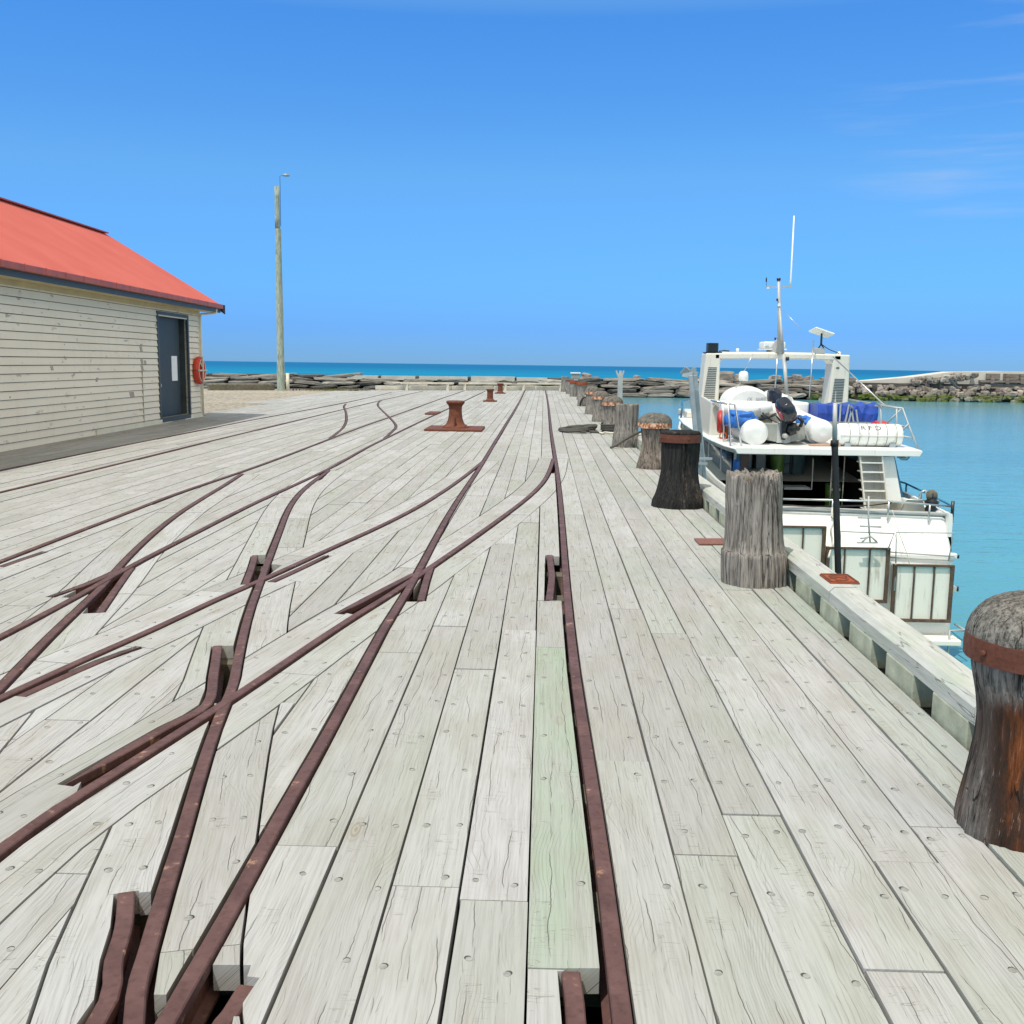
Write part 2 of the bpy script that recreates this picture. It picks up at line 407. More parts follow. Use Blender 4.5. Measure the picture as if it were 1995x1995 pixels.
M['orange'] = simple('orange_buoy_plastic', (0.62, 0.10, 0.02), 0.5, 0, 0.15, 6)
M['ring_red'] = simple('orange_red_ring_cover', (0.55, 0.045, 0.02), 0.5, 0, 0.12, 6)
M['hypalon'] = simple('white_inflatable_fabric', (0.74, 0.74, 0.73), 0.5, 0, 0.07, 4)
M['hypalon_grey'] = simple('grey_fabric_and_tube_shade', (0.45, 0.46, 0.45), 0.5, 0, 0.1, 5)
M['alloy'] = simple('dull_grey_alloy', (0.33, 0.33, 0.30), 0.5, 0.2, 0.15, 5)
M['glass'] = simple('dark_tinted_glass', (0.012, 0.028, 0.035), 0.08, 0, 0.2, 2)
M['teal_glass'] = simple('teal_window', (0.035, 0.11, 0.13), 0.15, 0, 0.2, 2)
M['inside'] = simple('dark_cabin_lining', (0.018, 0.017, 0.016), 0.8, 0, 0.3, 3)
M['grey_box'] = simple('grey_cabinet', (0.24, 0.26, 0.26), 0.5, 0, 0.1, 3)
M['green'] = simple('green_bin', (0.05, 0.13, 0.02), 0.5, 0, 0.3, 5)
M['rope_grey'] = simple('dark_grey_rope', (0.075, 0.072, 0.066), 0.95, 0, 0.45, 60, 0.6)
M['rope_white'] = simple('pale_rope', (0.60, 0.57, 0.50), 0.9, 0, 0.2, 60, 0.4)
M['lamp_pole'] = mat_post_wood('pale_green_pole_wood', (0.28, 0.33, 0.27), (0.45, 0.50, 0.42), None, cracks=0.4)
M['pipe_black'] = mat_rust('black_pipe_coating', (0.012, 0.012, 0.014), (0.035, 0.034, 0.036), 0.55, 6, flake=(0.20, 0.17, 0.15), thr=(0.72, 0.8), stretch=(1, 1, .3))
M['timber_brown'] = simple('brown_timber_block', (0.30, 0.19, 0.10), 0.8, 0, 0.3, 8)
M['letter'] = simple('dark_lettering', (0.03, 0.03, 0.035), 0.6, 0, 0.2, 5)
M['letter_grey'] = simple('faded_grey_lettering', (0.34, 0.35, 0.42), 0.6, 0, 0.2, 5)
M['decal_red'] = simple('red_decal', (0.42, 0.02, 0.06), 0.3, 0, 0.2, 5)
M['pink'] = simple('weathered_pink_wood', (0.45, 0.27, 0.20), 0.7, 0, 0.2, 5)

def mat_rock(name, dark, light, green=None):
    k = Nodes(name)
    g = k.n('ShaderNodeNewGeometry')
    oi = k.n('ShaderNodeObjectInfo')
    m = k.n('ShaderNodeMapping'); m.inputs['Scale'].default_value = (0.5, 0.5, 1.4); k.l(g.outputs['Position'], m.inputs[0])
    n = k.noise(m.outputs[0], 0.9, 6, 0.65)
    c = k.ramp(n, [(0.3, dark), (0.72, light)])
    c = k.mix(k.rng(oi.outputs['Random'], 0.0, 1.0, 0.0, 0.62, False), c, tuple(x * 0.42 for x in dark))
    if green:
        c = k.mix(k.rng(k.noise(m.outputs[0], 0.5, 4), 0.40, 0.55), c, green)
    k.bump(k.noise(m.outputs[0], 3.0, 5), 0.6, 0.2)
    return k.done(c, 0.9, 0, 0.2)
M['rock'] = mat_rock('grey_rock', (0.175, 0.15, 0.13), (0.50, 0.445, 0.395))
M['rock_dark'] = mat_rock('dark_wet_rock', (0.065, 0.057, 0.05), (0.29, 0.262, 0.235))
M['rock_pink'] = mat_rock('pinkish_rock', (0.24, 0.185, 0.155), (0.50, 0.42, 0.37))
M['rock_green'] = mat_rock('algae_rock', (0.14, 0.135, 0.10), (0.34, 0.32, 0.27), (0.085, 0.105, 0.022))
M['concrete'] = simple('pale_concrete', (0.46, 0.43, 0.39), 0.9, 0, 0.2, 0.5, 0.2)
M['pale_sand'] = simple('pale_ramp_concrete', (0.58, 0.53, 0.47), 0.9, 0, 0.12, 0.3)

def mat_gravel():
    k = Nodes('beige_gravel')
    v = k.coord('Object')
    n = k.noise(v, 5.5, 8, 0.8)
    c = k.ramp(n, [(0.38, (0.09, 0.078, 0.064)), (0.50, (0.32, 0.283, 0.24)), (0.63, (0.56, 0.51, 0.45))])
    c = k.mix(k.rng(k.noise(v, 0.22, 3), 0.4, 0.65, 0, 0.5), c, (0.44, 0.37, 0.30))
    k.bump(k.noise(v, 8, 6, 0.8), 0.9, 0.06)
    return k.done(c, 0.95, 0, 0.1)
M['gravel'] = mat_gravel()

def mat_water(name, cols, rough, scales, strength, spec, fade):
    k = Nodes(name)
    g = k.n('ShaderNodeNewGeometry')
    sx = k.n('ShaderNodeSeparateXYZ'); k.l(g.outputs['Position'], sx.inputs[0])
    m = k.n('ShaderNodeMapping'); m.inputs['Scale'].default_value = (0.35, 1.0, 1.0); k.l(g.outputs['Position'], m.inputs[0])
    d = k.rng(sx.outputs[1], fade[0], fade[1], 0, 1)
    c = k.mix(d, cols[0], cols[1])
    p = k.noise(m.outputs[0], scales[2], 4)
    c = k.mix(k.rng(p, 0.4, 0.65, 0, 0.45), c, cols[2])
    if len(cols) > 3:
        fo = k.noise(m.outputs[0], 0.09, 7, 0.7)
        c = k.mix(k.rng(fo, 0.735, 0.755), c, cols[3])
    h = k.math('ADD', k.noise(m.outputs[0], scales[0], 3), k.math('MULTIPLY', k.noise(m.outputs[0], scales[1], 3), 0.4))
    k.bump(h, strength, 0.12)
    k.b.inputs['IOR'].default_value = 1.33
    return k.done(c, rough, 0, spec)
M['harbour'] = mat_water('turquoise_harbour_water', ((0.10, 0.30, 0.325), (0.11, 0.28, 0.34), (0.065, 0.235, 0.28)), 0.12, (1.3, 4.2, 0.10), 0.45, 0.35, (10, 140))
M['sea'] = mat_water('deep_blue_sea_water', ((0.0, 0.20, 0.35), (0.0, 0.10, 0.25), (0.0, 0.125, 0.27), (0.7, 0.75, 0.8)), 0.45, (0.25, 0.9, 0.02), 0.5, 0.08, (150, 900))

# ------------------------------------------------------------------ mesh helpers
class MB:
    """collects simple shapes and links them as ONE mesh object"""
    def __init__(s):
        s.v = []; s.f = []; s.mi = []; s.sm = []
    def add(s, vs, fs, mi=0, smooth=False):
        o = len(s.v)
        s.v += [tuple(p) for p in vs]
        s.f += [tuple(i + o for i in f) for f in fs]
        s.mi += [mi] * len(fs); s.sm += [smooth] * len(fs)
        return s
    def box(s, c, d, rot=None, mi=0):
        c = Vector(c); h = Vector(d) / 2
        P = [Vector((x * h.x, y * h.y, z * h.z)) for x in (-1, 1) for y in (-1, 1) for z in (-1, 1)]
        if rot is not None: P = [rot @ p for p in P]
        return s.add([c + p for p in P], [(0, 1, 3, 2), (4, 6, 7, 5), (0, 4, 5, 1), (2, 3, 7, 6), (0, 2, 6, 4), (1, 5, 7, 3)], mi)
    def span(s, a, b, mi=0):
        return s.box([(x + y) / 2 for x, y in zip(a, b)], [abs(y - x) for x, y in zip(a, b)], None, mi)
    def beam(s, a, b, w, t, mi=0, up=(0, 0, 1)):
        a = Vector(a); b = Vector(b); d = b - a; L = d.length; d.normalize()
        up = Vector(up)
        if abs(d.dot(up)) > 0.98: up = Vector((0, 1, 0))
        x = d.cross(up).normalized(); z = x.cross(d)
        R = Matrix((x, d, z)).transposed()
        return s.box((a + b) / 2, (w, L, t), R, mi)
    def tube(s, pts, r, seg=8, mi=0, cap=True, smooth=True):
        pts = [Vector(p) for p in pts]; n = len(pts)
        rs = r if isinstance(r, (list, tuple)) else [r] * n
        vs = []; fs = []
        prev = None
        for i, p in enumerate(pts):
            t = (pts[min(i + 1, n - 1)] - pts[max(i - 1, 0)]).normalized()
            if prev is None:
                x = t.orthogonal().normalized()
            else:
                x = (prev - t * prev.dot(t)).normalized()
            prev = x; y = t.cross(x)
            for j in range(seg):
                a = 2 * math.pi * j / seg
                vs.append(p + (x * math.cos(a) + y * math.sin(a)) * rs[i])
        for i in range(n - 1):
            for j in range(seg):
                k = (j + 1) % seg
                fs.append((i * seg + j, i * seg + k, (i + 1) * seg + k, (i + 1) * seg + j))
        s.add(vs, fs, mi, smooth)
        if cap:
            o = len(s.v) - len(vs)
            s.f += [tuple(o + j for j in reversed(range(seg))), tuple(o + (n - 1) * seg + j for j in range(seg))]
            s.mi += [mi, mi]; s.sm += [False, False]
        return s
    def lathe(s, prof, c=(0, 0, 0), seg=32, mi=0, fn=None, smooth=True, axis=None):
        """prof: (r, z) from bottom to top; fn(angle, z, r) -> r"""
        c = Vector(c); vs = []; fs = []
        for (r, z) in prof:
            for j in range(seg):
                a = 2 * math.pi * j / seg
                rr = fn(a, z, r) if fn else r
                p = Vector((rr * math.cos(a), rr * math.sin(a), z))
                if axis is not None: p = axis @ p
                vs.append(c + p)
        n = len(prof)
        for i in range(n - 1):
            for j in range(seg):
                k = (j + 1) % seg
                fs.append((i * seg + j, i * seg + k, (i + 1) * seg + k, (i + 1) * seg + j))
        fs.append(tuple(reversed(range(seg)))); fs.append(tuple((n - 1) * seg + j for j in range(seg)))
        s.add(vs, fs, mi, smooth)
        s.sm[-1] = s.sm[-2] = False
        return s
    def prism(s, poly, z0, z1, mi=0):
        n = len(poly)
        vs = [(p[0], p[1], z0) for p in poly] + [(p[0], p[1], z1) for p in poly]
        a = sum(poly[i][0] * poly[(i + 1) % n][1] - poly[(i + 1) % n][0] * poly[i][1] for i in range(n))
        fs = [tuple(range(n, 2 * n)), tuple(reversed(range(n)))] + [(i, (i + 1) % n, n + (i + 1) % n, n + i) for i in range(n)]
        if a < 0: fs = [tuple(reversed(f)) for f in fs]
        return s.add(vs, fs, mi)
    def loft(s, rings, mi=0, closed=True, smooth=True, caps=True):
        n = len(rings[0]); vs = [p for r in rings for p in r]; fs = []
        for i in range(len(rings) - 1):
            for j in range(n if closed else n - 1):
                k = (j + 1) % n
                fs.append((i * n + j, i * n + k, (i + 1) * n + k, (i + 1) * n + j))
        s.add(vs, fs, mi, smooth)
        if caps:
            o = len(s.v) - len(vs)
            s.f += [tuple(o + j for j in reversed(range(n))), tuple(o + (len(rings) - 1) * n + j for j in range(n))]
            s.mi += [mi, mi]; s.sm += [False, False]
        return s
    def build(s, name, mat, parent=None, bevel=0.0, seg=2, fix=True, loc=None):
        me = bpy.data.meshes.new(name)
        vs = s.v
        if loc is not None: vs = [(p[0] - loc[0], p[1] - loc[1], p[2] - loc[2]) for p in vs]
        me.from_pydata(vs, [], s.f)
        for m in (mat if isinstance(mat, (list, tuple)) else [mat]): me.materials.append(m)
        me.polygons.foreach_set('material_index', s.mi)
        me.polygons.foreach_set('use_smooth', s.sm)
        if fix:
            b = bmesh.new(); b.from_mesh(me); bmesh.ops.recalc_face_normals(b, faces=b.faces); b.to_mesh(me); b.free()
        o = bpy.data.objects.new(name, me)
        COL.objects.link(o)
        if loc is not None: o.location = loc
        if parent is not None:
            o.parent = parent
            o.location = (o.location.x - parent.location.x, o.location.y - parent.location.y, o.location.z - parent.location.z) if parent.parent is None else o.location
        if bevel:
            bv = o.modifiers.new('bevel', 'BEVEL'); bv.width = bevel; bv.segments = seg; bv.limit_method = 'ANGLE'; bv.angle_limit = RAD(35)
        return o
def tag(o, label=None, cat=None, group=None, kind=None):
    for k, v in (('label', label), ('category', cat), ('group', group), ('kind', kind)):
        if v: o[k] = v
    return o
def empty(name, loc, label=None, cat=None, group=None):
    o = bpy.data.objects.new(name, None); COL.objects.link(o)
    o.location = loc; o.empty_display_size = 0.2
    return tag(o, label, cat, group)
def copy_tree(o, parent=None):
    c = o.copy(); COL.objects.link(c)
    if parent is not None: c.parent = parent
    for ch in list(o.children): copy_tree(ch, c)
    return c
def catmull(pts, n=6):
    P = [Vector(p) for p in pts]
    P = [P[0] * 2 - P[1]] + P + [P[-1] * 2 - P[-2]]
    out = []
    for i in range(1, len(P) - 2):
        for k in range(n):
            t = k / n
            a, b, c, d = P[i - 1], P[i], P[i + 1], P[i + 2]
            out.append(0.5 * ((2 * b) + (c - a) * t + (2 * a - 5 * b + 4 * c - d) * t * t + (3 * b - a - 3 * c + d) * t ** 3))
    out.append(P[-2])
    return out
def nz3(p, s=1.0):
    return noise.noise(Vector(p) * s)
def smooth_line(P, k=1):
    for _ in range(k):
        P = [P[0]] + [(P[i - 1] + P[i] * 2 + P[i + 1]) / 4 for i in range(1, len(P) - 1)] + [P[-1]]
    return P

# ------------------------------------------------------------------ setting: sea, harbour, quay
WATER = -3.0
bd = MB()
R0 = 2300
ring = [(R0 * math.cos(2 * math.pi * i / 160), R0 * math.sin(2 * math.pi * i / 160), WATER - 0.02) for i in range(160)]
bd.add([(0, 0, WATER - 0.02)] + ring, [(0, 1 + i, 1 + (i + 1) % 160) for i in range(160)])
tag(bd.build('sea', M['sea'], fix=False), kind='structure')
hb = MB()
hb.add([(-120, -40, WATER), (260, -40, WATER), (260, 150, WATER), (-120, 150, WATER)], [(0, 1, 2, 3)])
tag(hb.build('harbour_water', M['harbour'], fix=False), kind='structure')

# ------------------------------------------------------------------ rails in plan
HEAD = 0.066
def P2(lst): return [Vector((p[0], p[1])) for p in lst]
main_r = P2([(0.222, 1.2), (0.222, 2.311, 0.0), (0.219, 2.536, 0.0), (0.221, 3.066, 0.0), (0.21, 4.156, 0.0), (0.189, 4.765, 0.0), (0.192, 5.48, 0.0), (0.183, 6.947, 0.0), (0.202, 8.319, 0.0), (0.212, 10.477, 0.0), (0.234, 14.092, 0.0), (0.222, 17.805, 0.0), (0.194, 20.686, 0.0), (0.2, 25.457, 0.0), (0.182, 32.375, 0.0), (0.222, 43.235, 0.0), (0.106, 62.336, 0.0)])
main_l = P2([(-0.885, 1.2), (-0.889, 2.256, 0.0), (-0.893, 2.49, 0.0), (-0.882, 2.803, 0.0), (-0.906, 3.273, 0.0), (-0.908, 3.676, 0.0), (-0.901, 4.101, 0.0), (-0.917, 5.009, 0.0), (-0.947, 5.911, 0.0), (-0.933, 6.52, 0.0), (-0.927, 7.332, 0.0), (-0.946, 8.362, 0.0), (-0.977, 10.302, 0.0), (-0.987, 11.934, 0.0), (-0.958, 14.169, 0.0), (-0.953, 16.661, 0.0), (-0.962, 19.934, 0.0), (-0.977, 26.431, 0.0), (-0.972, 36.425, 0.0), (-0.985, 45.183, 0.0), (-1.107, 61.67, 0.0)])
cross_r = P2([(0.217, 16.341, 0.0), (0.19, 17.41, 0.0), (0.13, 15.451, 0.0), (0.036, 14.001, 0.0), (-0.063, 12.95, 0.0), (-0.228, 11.806, 0.0), (-0.312, 11.203, 0.0), (-0.632, 9.2, 0.0), (-0.847, 7.998, 0.0), (-0.994, 7.135, 0.0), (-1.063, 6.729, 0.0), (-1.182, 6.279, 0.0), (-1.281, 5.68, 0.0), (-1.387, 5.035, 0.0), (-1.463, 4.648, 0.0), (-1.509, 4.361, 0.0), (-1.573, 4.081, 0.0), (-1.643, 3.718, 0.0), (-1.686, 3.544, 0.0), (-1.735, 3.282, 0.0), (-1.752, 3.105, 0.0), (-1.80, 2.4), (-1.82, 1.2)])[1:]
cross_l = P2([(-0.963, 16.838, 0.0), (-1.054, 15.115, 0.0), (-1.142, 13.705, 0.0), (-1.237, 12.631, 0.0), (-1.404, 10.756, 0.0), (-1.624, 9.612, 0.0), (-1.817, 8.581, 0.0), (-1.948, 7.848, 0.0), (-2.033, 7.23, 0.0), (-2.233, 6.523, 0.0), (-2.245, 6.074, 0.0), (-2.345, 5.639, 0.0), (-2.46, 5.182, 0.0), (-2.508, 4.658, 0.0), (-2.66, 4.0), (-2.82, 2.6)])
opp_r = P2([(-0.55, 1.2), (-0.969, 2.252, 0.0), (-1.049, 2.544, 0.0), (-1.124, 2.885, 0.0), (-1.21, 3.298, 0.0), (-1.315, 3.779, 0.0), (-1.436, 4.393, 0.0), (-1.511, 4.84, 0.0), (-1.659, 5.459, 0.0), (-1.85, 6.303, 0.0), (-2.033, 7.23, 0.0), (-2.182, 7.994, 0.0), (-2.436, 9.314, 0.0), (-2.677, 10.564, 0.0), (-2.848, 11.6, 0.0), (-2.997, 12.863, 0.0), (-3.11, 14.508, 0.0), (-3.147, 14.929, 0.0)])
opp_l = P2([(-4.24, 14.264, 0.0), (-4.077, 12.987, 0.0), (-3.937, 11.775, 0.0), (-3.819, 10.499, 0.0), (-3.611, 9.388, 0.0), (-3.407, 8.32, 0.0), (-3.286, 7.759, 0.0), (-3.087, 7.011, 0.0), (-2.99, 6.501, 0.0), (-2.862, 5.722, 0.0), (-2.655, 4.941, 0.0), (-2.52, 4.2), (-2.2, 2.8)])
left_r = P2([(-3.309, 58.217, 0.0), (-3.334, 45.508, 0.0), (-3.239, 36.497, 0.0), (-3.368, 28.702, 0.0), (-3.282, 24.227, 0.0), (-3.284, 21.37, 0.0), (-3.299, 19.595, 0.0), (-3.249, 17.888, 0.0), (-3.204, 15.936, 0.0), (-3.162, 15.001, 0.0), (-3.194, 12.835, 0.0), (-3.228, 11.64, 0.0), (-3.233, 10.496, 0.0), (-3.194, 9.526, 0.0), (-3.194, 8.342, 0.0), (-3.181, 7.81, 0.0), (-3.136, 6.94, 0.0), (-3.102, 6.447, 0.0), (-3.113, 6.091, 0.0), (-3.09, 5.613, 0.0), (-3.09, 3.5)])
left_l = P2([(-4.507, 58.672, 0.0), (-4.556, 46.344, 0.0), (-4.412, 34.094, 0.0), (-4.415, 29.225, 0.0), (-4.467, 25.549, 0.0), (-4.398, 21.582, 0.0), (-4.307, 17.903, 0.0), (-4.322, 16.171, 0.0), (-4.285, 14.394, 0.0), (-4.348, 12.781, 0.0), (-4.383, 11.716, 0.0), (-4.289, 10.516, 0.0), (-4.291, 9.556, 0.0), (-4.273, 8.472, 0.0), (-4.219, 7.729, 0.0), (-4.2, 5.5)])
hut_l = P2([(-7.899, 53.209, 0.0), (-7.44, 38.388, 0.0), (-7.659, 33.785, 0.0), (-7.825, 27.987, 0.0), (-7.645, 23.002, 0.0), (-7.822, 19.314, 0.0), (-7.573, 14.016, 0.0), (-7.6, 9.0)])
hut_r = P2([(-6.626, 56.46, 0.0), (-6.752, 44.721, 0.0), (-6.617, 34.132, 0.0), (-6.513, 23.271, 0.0), (-6.556, 19.704, 0.0), (-6.446, 16.998, 0.0), (-6.431, 14.406, 0.0), (-6.403, 11.823, 0.0), (-6.4, 8.0)])
curve_l = P2([(-4.413, 21.128, 0.0), (-4.744, 24.067, 0.0), (-5.276, 27.409, 0.0), (-6.252, 32.413, 0.0), (-7.023, 36.042, 0.0), (-7.404, 38.401, 0.0)])
curve_r = P2([(-3.315, 21.364, 0.0), (-3.503, 23.986, 0.0), (-3.695, 25.744, 0.0), (-4.266, 28.719, 0.0), (-5.325, 33.796, 0.0), (-6.096, 37.728, 0.0), (-6.63, 41.685, 0.0), (-6.66, 44.108, 0.0)])
RAILS = {}
for nm, P, k in (('main_r', main_r, 1), ('main_l', main_l, 1), ('cross_r', cross_r, 1), ('cross_l', cross_l, 1), ('opp_r', opp_r, 0), ('opp_l', opp_l, 1),
                 ('left_r', left_r, 1), ('left_l', left_l, 1), ('hut_l', hut_l, 1), ('hut_r', hut_r, 1), ('curve_l', curve_l, 0), ('curve_r', curve_r, 0)):
    RAILS[nm] = smooth_line(catmull(smooth_line(P, k), 4), 1)

def sweep(mb, P, prof, ztop, taper_start=0.0, taper_end=0.0):
    """sweep a closed (x, z) profile along a plan polyline"""
    rings = []
    n = len(P); acc = 0; tot = sum((P[i + 1] - P[i]).length for i in range(n - 1))
    for i, p in enumerate(P):
        t = (P[min(i + 1, n - 1)] - P[max(i - 1, 0)]).normalized()
        nrm = Vector((t.y, -t.x))
        if i: acc += (P[i] - P[i - 1]).length
        w = 1.0
        if taper_start and acc < taper_start: w = max(0.08, acc / taper_start)
        if taper_end and tot - acc < taper_end: w = max(0.08, (tot - acc) / taper_end)
        rings.append([(p.x + nrm.x * x * w, p.y + nrm.y * x * w, ztop + z) for (x, z) in prof])
    mb.loft(rings, smooth=False)
RP = [(-0.025, -0.004), (-0.021, 0), (0.021, 0), (0.025, -0.004), (0.025, -0.034), (0.009, -0.046), (0.009, -0.105), (0.036, -0.118), (0.036, -0.13),
      (-0.036, -0.13), (-0.036, -0.118), (-0.009, -0.105), (-0.009, -0.046), (-0.025, -0.034)]
rail_info = {
 'main_r': 'long straight rusty rail nearest the boat, running the whole wharf',
 'main_l': 'straight rusty rail next left of the one nearest the boat',
 'cross_r': 'curved rusty rail leaving the one nearest the boat for the left foreground',
 'cross_l': 'curved rusty rail from below the large iron bollard to the left edge',
 'opp_r': 'bending rusty rail from mid deck down to the bottom left corner',
 'opp_l': 'rusty bending rail from the far left switch, crossing to the lower left edge',
 'left_r': 'straight rusty rail of the middle track passing just left of the large capstan',
 'left_l': 'straight rusty rail of the middle track, on its side towards the hut',
 'hut_l': 'thin dark rail of the track nearest the hut, closest to the hut shadow',
 'hut_r': 'thin dark rail of the track nearest the hut, second out from the hut shadow',
 'curve_l': 'short S-curved rail beyond the door of the hut, the left one of its pair',
 'curve_r': 'short S-curved rail left of the large capstan, the right one of its pair'}
zoff = {'cross_r': -0.003, 'cross_l': -0.004, 'opp_r': -0.006, 'opp_l': -0.007, 'curve_l': -0.003, 'curve_r': -0.003, 'left_r': -0.001}
for nm, P in RAILS.items():
    mb = MB(); sweep(mb, P, RP, 0.010 + zoff.get(nm, 0))
    o = mb.build('track_rail', M['rail'], loc=(P[0].x, P[0].y, 0))
    tag(o, rail_info[nm], 'rail', 'rails set into the wharf deck')
# check and wing rails
checks = [
 ([(0.074, 8.489, 0.0), (0.083, 7.985, 0.0), (0.087, 7.591, 0.0), (0.064, 6.835, 0.0)], 0, 0, 'short bent check rail in the slot left of the rail nearest the boat'),
 ([(-0.864, 7.893, 0.0), (-0.842, 7.376, 0.0), (-0.805, 6.751, 0.0)], 0, 0, 'short check rail right of the middle crossing frog, with a dark slot beside it'),
 ([(-0.964, 7.625, 0.0), (-1.125, 7.007, 0.0), (-1.284, 6.351, 0.0)], 0, 0.25, 'pointed wing rail running left from the crossing frog in the middle of the deck'),
 ([(-2.356, 8.242, 0.0), (-2.229, 7.679, 0.0), (-2.12, 7.152, 0.0)], 0, 0, 'short check rail left of the frog at left centre of the deck'),
 ([(-1.961, 7.254, 0.0), (-1.881, 7.654, 0.0), (-1.764, 8.325, 0.0)], 0, 0.4, 'pointed wing rail on the lower right side of the frog at left centre'),
 ([(-1.812, 5.552, 0.0), (-1.67, 5.04, 0.0), (-1.552, 4.568, 0.0), (-1.635, 4.248, 0.0), (-1.75, 3.767, 0.0), (-1.782, 3.627, 0.0)], 0, 0.3, 'elbow-shaped wing rail left of the big frog in the left foreground'),
 ([(-3.153, 7.65, 0.0), (-3.005, 7.07, 0.0), (-2.795, 6.264, 0.0)], 0, 0, 'short curved check rail at the far left frog, right of its slot'),
 ([(-3.219, 7.643, 0.0), (-3.233, 7.101, 0.0), (-3.297, 6.638, 0.0)], 0, 0.4, 'pointed wing rail along the upper side of the far left frog'),
 ([(-2.467, 4.622, 0.0), (-2.387, 5.023, 0.0), (-2.322, 5.278, 0.0), (-2.231, 5.508, 0.0)], 0, 0.4, 'long wing rail against the lower side of the crossing rail at the left edge'),
 ([(-4.136, 7.574, 0.0), (-4.127, 7.908, 0.0), (-4.107, 8.248, 0.0)], 0, 0.4, 'short tapered check rail at the left edge of the photo'),
 ([(-1.238, 2.87, 0.0), (-1.172, 2.689, 0.0), (-1.131, 2.525, 0.0), (-1.064, 2.247, 0.0), (-1.13, 1.5)], 0, 0, 'thick bent check rail in the bottom left corner beside the open slot'),
 ([(0.1, 2.53, 0.0), (0.108, 2.305, 0.0), (0.105, 1.6)], 0, 0, 'short check rail at the bottom edge left of the rail nearest the boat'),
 ([(-0.753, 2.465, 0.0), (-0.761, 2.364, 0.0), (-0.769, 2.252, 0.0), (-0.70, 1.9)], 0, 0, 'low curved check rail at the bottom edge inside the left foreground slot'),
]
CHK = []
for i, (pts, a, b, lab) in enumerate(checks):
    P = catmull([(p[0], p[1], 0) for p in pts], 4); P = [Vector((p.x, p.y)) for p in P]
    CHK.append(P)
    mb = MB(); sweep(mb, P, RP, (0.004 - 0.0007 * i) if i != 12 else -0.03, a, b)
    o = mb.build('check_rail', M['rail'], loc=(P[0].x, P[0].y, 0))
    tag(o, lab, 'check rail', 'check rails and wing rails of the crossings')

# ------------------------------------------------------------------ deck boards
def area(p): return 0.5 * sum(p[i][0] * p[(i + 1) % len(p)][1] - p[(i + 1) % len(p)][0] * p[i][1] for i in range(len(p)))
def ccw(p): return p if area(p) > 0 else p[::-1]
def clip_half(poly, a, b, keep_left):
    """part of a convex polygon on one side of the line a->b"""
    out = []; n = len(poly)
    def sd(p):
        d = (b[0] - a[0]) * (p[1] - a[1]) - (b[1] - a[1]) * (p[0] - a[0])
        return d if keep_left else -d
    for i in range(n):
        p, q = poly[i], poly[(i + 1) % n]; dp, dq = sd(p), sd(q)
        if dp >= 0: out.append(p)
        if (dp > 0 and dq < 0) or (dp < 0 and dq > 0):
            t = dp / (dp - dq); out.append((p[0] + (q[0] - p[0]) * t, p[1] + (q[1] - p[1]) * t))
    return out
def subtract(polys, quad):
    quad = ccw(quad)
    qx0 = min(p[0] for p in quad); qx1 = max(p[0] for p in quad); qy0 = min(p[1] for p in quad); qy1 = max(p[1] for p in quad)
    res = []
    for poly in polys:
        if max(p[0] for p in poly) <= qx0 or min(p[0] for p in poly) >= qx1 or max(p[1] for p in poly) <= qy0 or min(p[1] for p in poly) >= qy1:
            res.append(poly); continue
        rest = poly
        # already outside?
        outside = False
        for i in range(len(quad)):
            a, b = quad[i], quad[(i + 1) % len(quad)]
            if len(clip_half(poly, a, b, True)) < 3: outside = True; break
        if outside: res.append(poly); continue
        for i in range(len(quad)):
            a, b = quad[i], quad[(i + 1) % len(quad)]
            o = clip_half(rest, a, b, False)
            if len(o) >= 3 and abs(area(o)) > 1.5e-4: res.append(o)
            rest = clip_half(rest, a, b, True)
            if len(rest) < 3: break
    return res
def band_quads(P, w0, w1):
    """convex quads of a band from offset w0 to w1 (right side positive) along a polyline"""
    qs = []; n = len(P); L = []
    for i in range(n):
        t = (P[min(i + 1, n - 1)] - P[max(i - 1, 0)]).normalized(); nr = Vector((t.y, -t.x))
        L.append((P[i] + nr * w0, P[i] + nr * w1))
    for i in range(n - 1):
        qs.append([tuple(L[i][0]), tuple(L[i][1]), tuple(L[i + 1][1]), tuple(L[i + 1][0])])
    return qs
def thin(P, step):
    out = [P[0]]
    for p in P[1:]:
        if (p - out[-1]).length > step: out.append(p)
    if (out[-1] - P[-1]).length > 0.02: out.append(P[-1])
    return out
corr = {}
for nm, P in RAILS.items():
    Q = thin(P, 0.28 if nm not in ('main_r', 'main_l', 'left_l', 'left_r') else 0.9)
    corr[nm] = band_quads(Q, -0.043, 0.035)
ALLCORR = [q for v in corr.values() for q in v]
for i, P in enumerate(CHK):
    ALLCORR += band_quads(thin(P, 0.15), -0.036, 0.036)
holes = []
def hole(*pts): holes.append([tuple(p[:2]) for p in pts])
hole((0.037, 8.439, 0.0), (0.179, 8.453, 0.0), (0.186, 6.838, 0.0), (0.028, 6.825, 0.0))
hole((-0.888, 7.613, 0.0), (-0.85, 7.873, 0.0), (-0.793, 6.737, 0.0), (-0.907, 6.727, 0.0))
hole((-2.356, 8.288, 0.0), (-2.28, 8.296, 0.0), (-2.049, 7.299, 0.0), (-2.103, 7.171, 0.0))
hole((-2.148, 7.912, 0.0), (-2.03, 7.882, 0.0), (-2.043, 7.447, 0.0), (-2.044, 7.336, 0.0))
hole((-1.815, 5.562, 0.0), (-1.718, 5.57, 0.0), (-1.485, 4.617, 0.0), (-1.547, 4.568, 0.0))
hole((-1.552, 4.553, 0.0), (-1.493, 4.557, 0.0), (-1.6, 4.044, 0.0), (-1.714, 3.579, 0.0), (-1.759, 3.746, 0.0))
